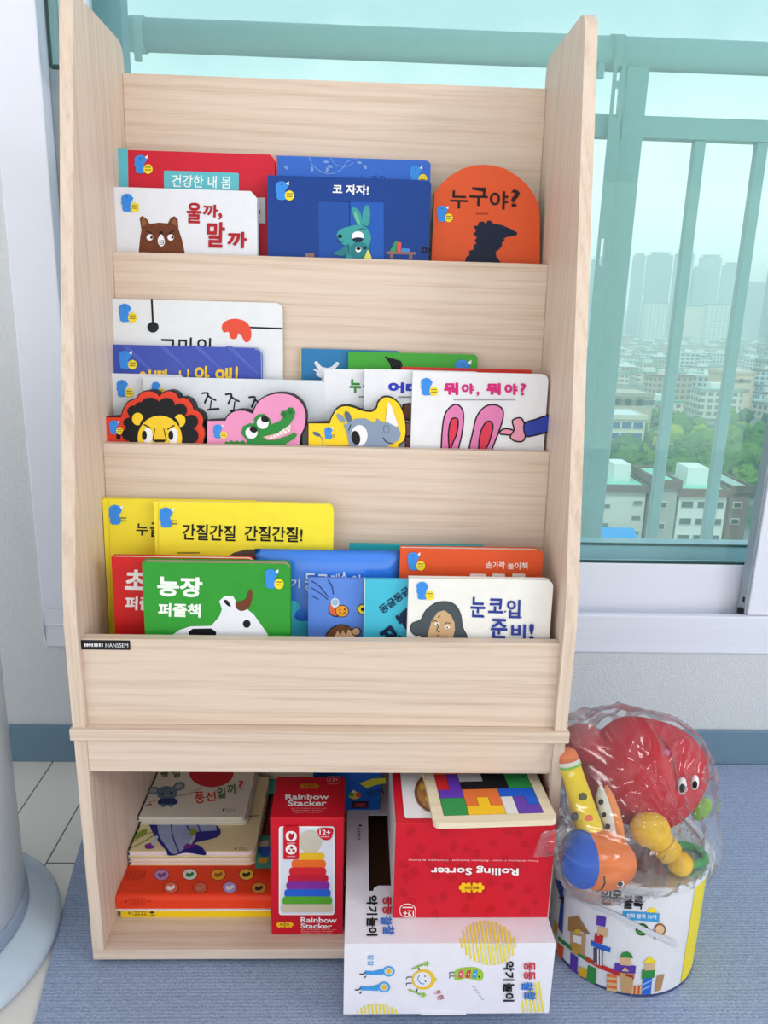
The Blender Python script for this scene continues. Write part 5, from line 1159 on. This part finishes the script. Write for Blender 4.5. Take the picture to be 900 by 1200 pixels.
a = D(); a.poly([(424, 830), (436, 816), (452, 812), (466, 826), (464, 833)], YEL).build('yellow_roof_mark', r)
a = D(); a.el(408, 898, 25, 24, K((30, 70, 40))).el(408, 898, 20, 19, K((70, 150, 60))).poly([(394, 906), (408, 884), (422, 906)], K((30, 70, 40))).build('green_seal', r)
a = D(); a.el(478, 898, 23, 24, K((140, 90, 50))).el(478, 898, 17, 18, K((226, 190, 150))).poly([(464, 916), (452, 936), (462, 932), (470, 920)], K((150, 50, 40))).poly([(480, 920), (482, 936), (490, 932), (488, 918)], K((150, 50, 40))).build('medal_seal', r)
a = D()
gp_ = [(100, 764), (160, 790), (220, 820), (300, 850), (360, 880), (420, 912), (480, 938), (542, 966)]
for i in range(len(gp_)-1):
    (xa, ya), (xb, yb) = gp_[i], gp_[i+1]
    n_ = 4
    for j in range(n_):
        p, q = (xa+(xb-xa)*j/n_, ya+(yb-ya)*j/n_), (xa+(xb-xa)*(j+1)/n_, ya+(yb-ya)*(j+1)/n_)
        a.poly([p, q, (q[0], q[1]-22), (p[0], p[1]-22)], K((206, 210, 220)))
a.build('grey_wave', r)
def pic(name, fn):
    a = D(); a.k = 3; fn(a); a.build(name, r)
pic('house_picture', lambda a: a.poly([(120, 850), (160, 846), (180, 880), (206, 918), (118, 902)], K((160, 120, 74))).poly([(126, 905), (188, 916), (184, 1002), (128, 975)], PINE).poly([(138, 918), (172, 926), (170, 956), (138, 946)], WHITE).el(156, 905, 14, 10, K((206, 180, 60))).el(150, 975, 16, 20, K((206, 160, 60))))
pic('tower_picture', lambda a: a.poly([(232, 842), (268, 850), (264, 888), (228, 880)], PRP).poly([(236, 888), (274, 894), (270, 928), (234, 922)], TAN).poly([(224, 912), (258, 922), (254, 956), (220, 946)], RDD).poly([(208, 940), (286, 970), (282, 988), (206, 960)], BLU).poly([(222, 968), (256, 978), (252, 1036), (218, 1024)], K((90, 80, 90))))
def stripesd(a, x, y, w_, h, c1, c2, n_, sk):
    for i in range(n_): a.poly([(x+w_*i/n_, y+sk*i/n_), (x+w_*(i+1)/n_, y+sk*(i+1)/n_), (x+w_*(i+1)/n_, y+h+sk*(i+1)/n_), (x+w_*i/n_, y+h+sk*i/n_)], c1 if i % 2 else c2)
    return a
pic('striped_block_picture', lambda a: stripesd(a, 218, 968, 36, 62, WHITE, K((90, 70, 110)), 7, 10))
def bridge(a):
    pl = [(80, 922), (130, 962), (190, 1004), (250, 1036), (320, 1062), (374, 1078)]
    for i in range(5): (xa, ya), (xb, yb) = pl[i], pl[i+1]; a.poly([(xa, ya), (xb, yb), (xb, yb+18), (xa, ya+18)], (GRE, GRE, K((196, 70, 40)), RDD, K((170, 50, 50)))[i])
pic('plank_picture', bridge)
pic('orange_block_picture', lambda a: a.poly([(78, 948), (102, 968), (96, 1016), (76, 998)], K((226, 90, 40))))
pic('purple_block_picture', lambda a: a.poly([(128, 986), (158, 1006), (154, 1070), (126, 1050)], PRP))
pic('yellow_block_picture', lambda a: a.poly([(160, 1040), (194, 1056), (190, 1090), (158, 1074)], K((226, 180, 40))))
pic('green_block_picture', lambda a: a.poly([(196, 1036), (230, 1050), (226, 1112), (192, 1098)], GRE))
pic('striped_pillar_picture', lambda a: [a.poly([(270, 1070+i*11), (310, 1076+i*11), (310, 1087+i*11), (269, 1081+i*11)], K((226, 110, 50)) if i % 2 == 0 else TAN) for i in range(6)])
pic('arch_tower_picture', lambda a: a.poly([(320, 1006), (332, 988), (350, 984), (366, 992), (374, 1010)], GRE).poly([(322, 1006), (366, 1010), (364, 1040), (322, 1036)], TAN).poly([(302, 1028), (384, 1040), (382, 1070), (298, 1062)], PRP).poly([(328, 1060), (342, 1044), (358, 1062)], TAN).poly([(322, 1066), (378, 1074), (366, 1148), (326, 1144)], PINE).poly([(318, 1064), (380, 1072), (378, 1090), (316, 1082)], K((206, 110, 60))))
pic('roof_tower_picture', lambda a: a.poly([(412, 1028), (438, 1002), (466, 1026)], YEL).poly([(420, 1028), (458, 1026), (456, 1056), (418, 1058)], TAN).poly([(408, 1056), (460, 1052), (456, 1086), (406, 1090)], GRE).poly([(412, 1090), (448, 1086), (442, 1150), (406, 1152)], BLU).line([(414, 1112), (442, 1098)], 5, K((150, 190, 236))).line([(412, 1132), (440, 1118)], 5, K((150, 190, 236))))
pic('small_pillar_picture', lambda a: [a.poly([(368+i*8, 1118), (376+i*8, 1118), (374+i*8, 1150), (366+i*8, 1151)], K((206, 90, 50)) if i % 2 else TAN) for i in range(5)])
pic('tan_block_picture', lambda a: a.poly([(468, 1078), (496, 1072), (482, 1134), (456, 1142)], K((178, 140, 96))))
pic('side_picture', lambda a: a.poly([(68, 700), (100, 716), (104, 770), (96, 916), (80, 890), (90, 780)], K((44, 70, 160))).poly([(64, 860), (80, 880), (74, 920), (62, 905)], K((214, 160, 40))).poly([(82, 770), (104, 768), (100, 800)], INK2))
# ------------------------------------------------------------------ white cylindrical appliance at the left edge
PX_, PY_, PR = -.560, .030, .152
r = empty('air_purifier', (PX_, PY_, 0)); tag(r, 'white round tower air purifier at the left edge on the floor', 'air purifier'); I = MW[r.name].inverted()
APW, APB, APG = K((234, 242, 250), .25, .5), K((196, 212, 230), .2, .5), K((150, 166, 190), .3)
MB().lathe([(PR+.036, .0006), (PR+.042, .006), (PR+.042, .016), (PR+.036, .024), (PR+.012, .034), (PR+.004, .040), (0, .040)], (PX_, PY_, 0), APB, 96).build('base', r, smooth=True, inv=I)
MB().lathe([(PR+.0015, .0405), (PR+.003, .044), (PR+.003, .060), (PR+.0005, .064), (0, .064)], (PX_, PY_, 0), APG, 96).build('rim_band', r, inv=I)
MB().lathe([(PR, .0645), (PR, .70), (PR-.01, .725), (PR-.04, .74), (0, .742)], (PX_, PY_, 0), APW, 96).build('body', r, smooth=False, inv=I)
for o in r.children: 
    for p in o.data.polygons: p.use_smooth = len(p.vertices) == 4

# ------------------------------------------------------------------ toys in the bag
LZ = CZ+.0003+DH
def plush(rgb): return K(rgb, .9, .1, .5, 900, .12, 40)
def root_at(name, p, label, cat='plush toy', group=None):
    r = empty(name, p); return tag(r, label, cat, group), MW[r.name].inverted()
HULL = []
def hp(o):
    mw = o.matrix_world
    r = MW[o.parent.name] if o.parent else Matrix.Identity(4)
    HULL.extend([r @ v.co for v in o.data.vertices])
    return o
# big red ball plush with eyes
c = at(754, 905, 1, .055); r, I = root_at('plush_ball', c, 'big round red plush with white eyes inside the clear bag')
RB = plush((198, 30, 52)); RB2 = plush((168, 22, 44))
hp(MB().ell(c, (.083, .066, .074), RB, seg=48, rings=28, fn=lambda d, l: l*(1+.03*math.cos(5*d.x+2*d.z))).build('body', r, smooth=True, inv=I))
fc = at(684, 872, 1, .06); hp(MB().ell(fc, (.030, .03, .026), RB2).build('fin', r, smooth=True, inv=I))
def on_ball(px, py, k=0, R3=(.083, .066, .074)):
    d = ray(px, py).normalized(); o = CC-c; o = Vector([o[i]/R3[i] for i in range(3)]); dd = Vector([d[i]/R3[i] for i in range(3)])
    A_, B_, C_ = dd.dot(dd), o.dot(dd), o.dot(o)-1; q = B_*B_-A_*C_; return CC+d*((-B_-math.sqrt(max(q, 0)))/A_-k)
for (x, y, w_) in ((799, 921, .0075), (814, 917, .0065)):
    p = on_ball(x, y); nn = Vector(((p.x-c.x)/.083**2, (p.y-c.y)/.066**2, (p.z-c.z)/.074**2)).normalized()
    e_ = MB().ell(p, (w_*.75, .006, w_*1.6), K((240, 240, 244), .3)).build('eye', r, smooth=True, inv=I)
    p2 = p+(CC-p).normalized()*.0055+Vector((.0008, 0, -.003)); MB().ell(p2, (w_*.45, .003, w_*.9), BLACK).build('pupil', e_, smooth=True, inv=I)
MB().ell(on_ball(781, 882), (.0042, .004, .0042), K((226, 110, 160))).build('cheek', r, smooth=True, inv=I)
pts = [on_ball(x, y, .0005) for x, y in ((772, 862), (783, 875), (790, 895), (793, 920), (790, 950))]; MB().tube(pts, .0009, K((130, 16, 34)), 6).build('seam', r, inv=I)
# giraffe neck
A0, A1 = at(665, 886, 1, .005), at(693, 980, 1, -.028); r, I = root_at('plush_giraffe', A1, 'yellow printed plush giraffe neck at left inside the bag')
YP = plush((244, 214, 50)); ax = (A1-A0)
hp(MB().tube([A0+ax*t for t in (0, .04, .3, .6, .9, 1)], [.009, .0125, .0135, .0155, .017, .014], YP, 20).build('neck', r, smooth=True, inv=I))
MB().tube([A0+ax*t for t in (-.10, -.04, .05)], [.006, .012, .0132], plush((238, 130, 80)), 20).build('head_band', r, smooth=True, inv=I)
MB().tube([A0+ax*t for t in (.05, .10)], [.0134, .0138], plush((236, 236, 226)), 20).build('white_band', r, smooth=True, inv=I)
MB().tube([A0+ax*t for t in (.10, .125)], [.0140, .0142], plush((130, 210, 90)), 20).build('green_band', r, smooth=True, inv=I)
def on_tube(px, py, t, rad, mat, name):
    ctr = A0+ax*t; d = ray(px, py).normalized(); q = (ctr-CC).dot(d); p = CC+d*(q-rad*.95)
    MB().ell(p, (.0055, .0022, .0058), K(mat, .8), seg=14, rings=8).build(name, r, smooth=True, inv=I)
on_tube(671, 909, .3, .0136, (250, 236, 140), 'spot'); on_tube(683, 934, .5, .0148, (80, 90, 50), 'spot'); on_tube(674, 957, .8, .0162, (60, 60, 60), 'spot'); on_tube(690, 960, .8, .0162, (236, 110, 70), 'spot')
# spotted wing
A0, A1 = at(703, 922, 1, -.004), at(720, 982, 1, -.022); r, I = root_at('plush_butterfly', A1, 'white black spotted plush wing with orange checked edge inside the bag')
ax = A1-A0; nx_ = Vector((ax.z, 0, -ax.x)).normalized()*-1
hp(MB().tube([A0+ax*t for t in (0, .2, .5, .8, 1)], [.002, .009, .0105, .009, .003], plush((226, 226, 220)), 16).build('wing', r, smooth=True, inv=I))
MB().tube([A0+ax*t+Vector((.0075, -.003, .002)) for t in (-.02, .2, .5, .8, 1.08)], [.002, .006, .0075, .007, .003], plush((240, 150, 84)), 14).build('checked_edge', r, smooth=True, inv=I)
for t in (.3, .55, .78):
    p = A0+ax*t; p = p+(CC-p).normalized()*.0085+Vector((-.004, 0, 0)); MB().ell(p, (.0035, .002, .004), BLACK, seg=12, rings=8).build('spot', r, smooth=True, inv=I)
# blue and orange fish
c = at(700, 1007, 1, -.042); r, I = root_at('plush_fish', c, 'orange smiling plush fish with blue rear, front of the bag')
c.z = max(c.z, LZ+.034)
BP, OP = plush((36, 96, 206)), plush((238, 128, 62)); rot = Matrix.Rotation(R_(14), 3, 'Y')
hp(MB().ell(c, (.049, .034, .036), OP, rot, 40, 24).build('body', r, smooth=True, inv=I))
hp(MB().ell(c+Vector((-.021, -.004, .004)), (.0265, .033, .0345), BP, None, 32, 20).build('rear', r, smooth=True, inv=I))
def on_fish(px, py, k=.0): 
    d = ray(px, py).normalized(); Ri = rot.inverted(); o = Ri @ (CC-c); dd = Ri @ d; S_ = Vector((1/.049, 1/.034, 1/.036))
    o = Vector([o[i]*S_[i] for i in range(3)]); dd = Vector([dd[i]*S_[i] for i in range(3)]); A_, B_, C_ = dd.dot(dd), o.dot(dd), o.dot(o)-1
    q = B_*B_-A_*C_; t = (-B_-math.sqrt(max(q, 0)))/A_; return CC+d*(t-k)
p = on_fish(727, 1036); e_ = MB().ell(p, (.0045, .002, .0045), K((240, 240, 240))).build('eye', r, smooth=True, inv=I); MB().ell(p+(CC-p).normalized()*.002, (.003, .0015, .003), BLACK).build('pupil', e_, smooth=True, inv=I)
MB().tube([on_fish(x, y, .0006) for x, y in ((708, 1027), (709, 1034), (706, 1041), (700, 1044))], .0011, K((70, 30, 20)), 6).build('mouth', r, inv=I)
# yellow jointed limb
P_ = [at(752, 968, 1, -.012), at(764, 975, 1, -.016), at(776, 988, 1, -.02), at(786, 1001, 1, -.024), at(797, 1012, 1, -.028)]
r, I = root_at('plush_caterpillar', P_[4], 'yellow jointed plush caterpillar at right inside the bag'); YP2 = plush((244, 196, 44))
hp(MB().ell(P_[1]+Vector((-.003, 0, .004)), (.025, .022, .022), YP2).build('body', r, smooth=True, inv=I))
hp(MB().tube([P_[1], P_[2], P_[3]], [.019, .0165, .016], YP2, 20).build('body_segment', r, smooth=True, inv=I))
hp(MB().ell(P_[4], (.0155, .015, .0155), YP2).build('body_segment', r, smooth=True, inv=I))
MB().tube([P_[2]+(P_[3]-P_[2])*t for t in (-.02, .06)], [.0172, .0172], K((206, 150, 30), .9), 20).build('joint_seam', r, inv=I)
# small pieces
p = at(822, 948, 1, .045); r, I = root_at('plush_leaf', p, 'lime green plush leaf behind the red plush ball'); hp(MB().ell(p, (.012, .008, .018), plush((140, 200, 70)), Matrix.Rotation(R_(20), 3, 'Y')).build('leaf', r, smooth=True, inv=I))
p = at(800, 1022, 1, -.002); p.z = LZ+.008; r, I = root_at('green_teether', p, 'green plastic ring toy under the yellow caterpillar', 'toy'); 
hp(MB().tube([p+Vector((.024*math.cos(t*.3142), .018*math.sin(t*.3142), 0)) for t in range(21)], .0055, K((50, 160, 80), .4), 10).build('ring', r, smooth=True, inv=I))
p0_, p1_ = at(762, 992, 1, .0), at(752, 1020, 1, -.02); r, I = root_at('wooden_stick', p1_, 'brown stick between fish and yellow caterpillar in the bag', 'toy'); hp(MB().tube([p0_, p1_], .007, K((120, 74, 66), .8), 12).build('stick', r, smooth=True, inv=I))
p0_, p1_ = at(824, 1000, 1, .01), at(830, 1020, 1, .0); r, I = root_at('plush_ribbon', p1_, 'dark red ribbon at right side of the clear bag', 'toy'); hp(MB().tube([p0_, (p0_+p1_)/2+Vector((.002, 0, 0)), p1_], [.003, .0045, .003], K((150, 30, 60), .8), 10).build('ribbon', r, smooth=True, inv=I))

# crumpled clear bag around them
from mathutils.bvhtree import BVHTree
ext = [at(x, y, 1, q) for x, y, q in ((652, 870, .0), (672, 845, .03), (700, 838, .05), (760, 838, .05), (800, 870, .06), (826, 930, .05), (841, 985, .03), (836, 1020, .0), (820, 1034, -.01), (792, 1030, -.05), (722, 1052, -.075), (668, 1030, -.06), (648, 1000, -.04))]
bm = bmesh.new()
for p in HULL[::3] + ext: bm.verts.new(p)
res = bmesh.ops.convex_hull(bm, input=bm.verts)
bmesh.ops.delete(bm, geom=[e_ for e_ in bm.verts if not e_.link_faces], context='VERTS')
bvh = BVHTree.FromBMesh(bm); bc = Vector((.42, .01, .235))
film = bpy.data.materials.new('clear_film'); film.use_nodes = True
n = film.node_tree; n.nodes.clear(); o_ = n.nodes.new('ShaderNodeOutputMaterial'); tr = n.nodes.new('ShaderNodeBsdfTransparent'); tr.inputs[0].default_value = (.985, .985, .99, 1)
gl = n.nodes.new('ShaderNodeBsdfGlossy'); gl.inputs['Roughness'].default_value = .12; df = n.nodes.new('ShaderNodeBsdfDiffuse'); df.inputs[0].default_value = (.85, .87, .92, 1)
lw = n.nodes.new('ShaderNodeLayerWeight'); lw.inputs[0].default_value = .22
m1 = n.nodes.new('ShaderNodeMixShader'); m2 = n.nodes.new('ShaderNodeMixShader')
mu = n.nodes.new('ShaderNodeMath'); mu.operation = 'MULTIPLY_ADD'; mu.inputs[1].default_value = .55; mu.inputs[2].default_value = .035
n.links.new(lw.outputs['Fresnel'], mu.inputs[0]); n.links.new(mu.outputs[0], m1.inputs[0]); n.links.new(tr.outputs[0], m1.inputs[1]); n.links.new(gl.outputs[0], m1.inputs[2])
f2_ = n.nodes.new('ShaderNodeMath'); f2_.operation = 'MULTIPLY_ADD'; f2_.inputs[1].default_value = .20; f2_.inputs[2].default_value = .008; n.links.new(lw.outputs['Facing'], f2_.inputs[0])
n.links.new(f2_.outputs[0], m2.inputs[0]); n.links.new(m1.outputs[0], m2.inputs[1]); n.links.new(df.outputs[0], m2.inputs[2]); n.links.new(m2.outputs[0], o_.inputs[0])
SEG, RNG = 150, 90
V = []; FB = []
def crease(d):
    w1 = noise.noise(d*1.5)*.9
    a_ = abs(noise.noise(Vector((d.x*2.6+w1, d.y*2.6, d.z*1.3+w1)))); b_ = abs(noise.noise(Vector((d.x*1.6+7, d.y*1.6-w1, d.z*3.6+3)))); c_ = abs(noise.noise(Vector((d.x*4-w1+5, d.y*4, d.z*4+w1*2))))
    return .050*(1-min(1, a_*4.5))+.040*(1-min(1, b_*5))+.022*(1-min(1, c_*6))
for k in range(RNG+1):
    th = math.pi*k/RNG
    for j in range(SEG):
        ph = 2*math.pi*j/SEG; d = Vector((math.sin(th)*math.cos(ph), math.sin(th)*math.sin(ph), math.cos(th)))
        hit = bvh.ray_cast(bc, d)[3] or .1
        rr_ = hit*1.035 + .004 - .05*hit*0 + (crease(d)-.02)*.13
        p = bc+d*rr_
        if p.z < LZ+.0015:
            if math.hypot(p.x-DX, p.y-DY) < DRAD+.006: p.z = LZ+.0015
        V.append(p)
for k in range(RNG):
    for j in range(SEG): FB.append((k*SEG+j, k*SEG+(j+1) % SEG, (k+1)*SEG+(j+1) % SEG, (k+1)*SEG+j))
r = empty('toy_bag', (bc.x, bc.y, LZ)); tag(r, 'crumpled clear plastic bag of toys on top of the drum', 'bag'); I = MW[r.name].inverted()
m = MB(); m.v = [tuple(p) for p in V]
for f_ in FB: m.face(f_, film)
m.build('film', r, smooth=True, inv=I)
# gathered corner sticking out to the left, and a loose upper flap
def flare(p0, p1, wid, name, seed, up_=Vector((0, 0, 1))):
    m = MB(); nu, nv = 22, 16; dirn = (p1-p0); sd = dirn.cross(Vector((0, 1, 0))).normalized()
    for sgn in (1, -1):
        i0 = len(m.v)
        for i in range(nu+1):
            t = i/nu; wd = wid*(1-.25*t)*(1 if t > .0 else .8) + .006*noise.noise(Vector((t*4, seed, 0)))
            for j in range(nv+1):
                s_ = j/nv*2-1; bul = sgn*(.012*(1-s_*s_)*(1-t*.85)+.0003) + .005*noise.noise(Vector((t*3, s_*5, seed)))
                m.v.append(tuple(p0+dirn*(t + .10*noise.noise(Vector((s_*3, seed, 2)))*t)+sd*wd*s_*.5+Vector((0, bul, 0))))
        for i in range(nu):
            for j in range(nv): q = i0+i*(nv+1)+j; m.face((q, q+1, q+nv+2, q+nv+1), film)
    return m.build(name, r, smooth=True, inv=I)
flare(at(664, 985, 1, -.052), at(630, 990, 1, -.072), .045, 'gathered_corner', 3)
flare(at(690, 868, 1, .02), at(668, 838, 1, .02), .04, 'loose_flap', 8)
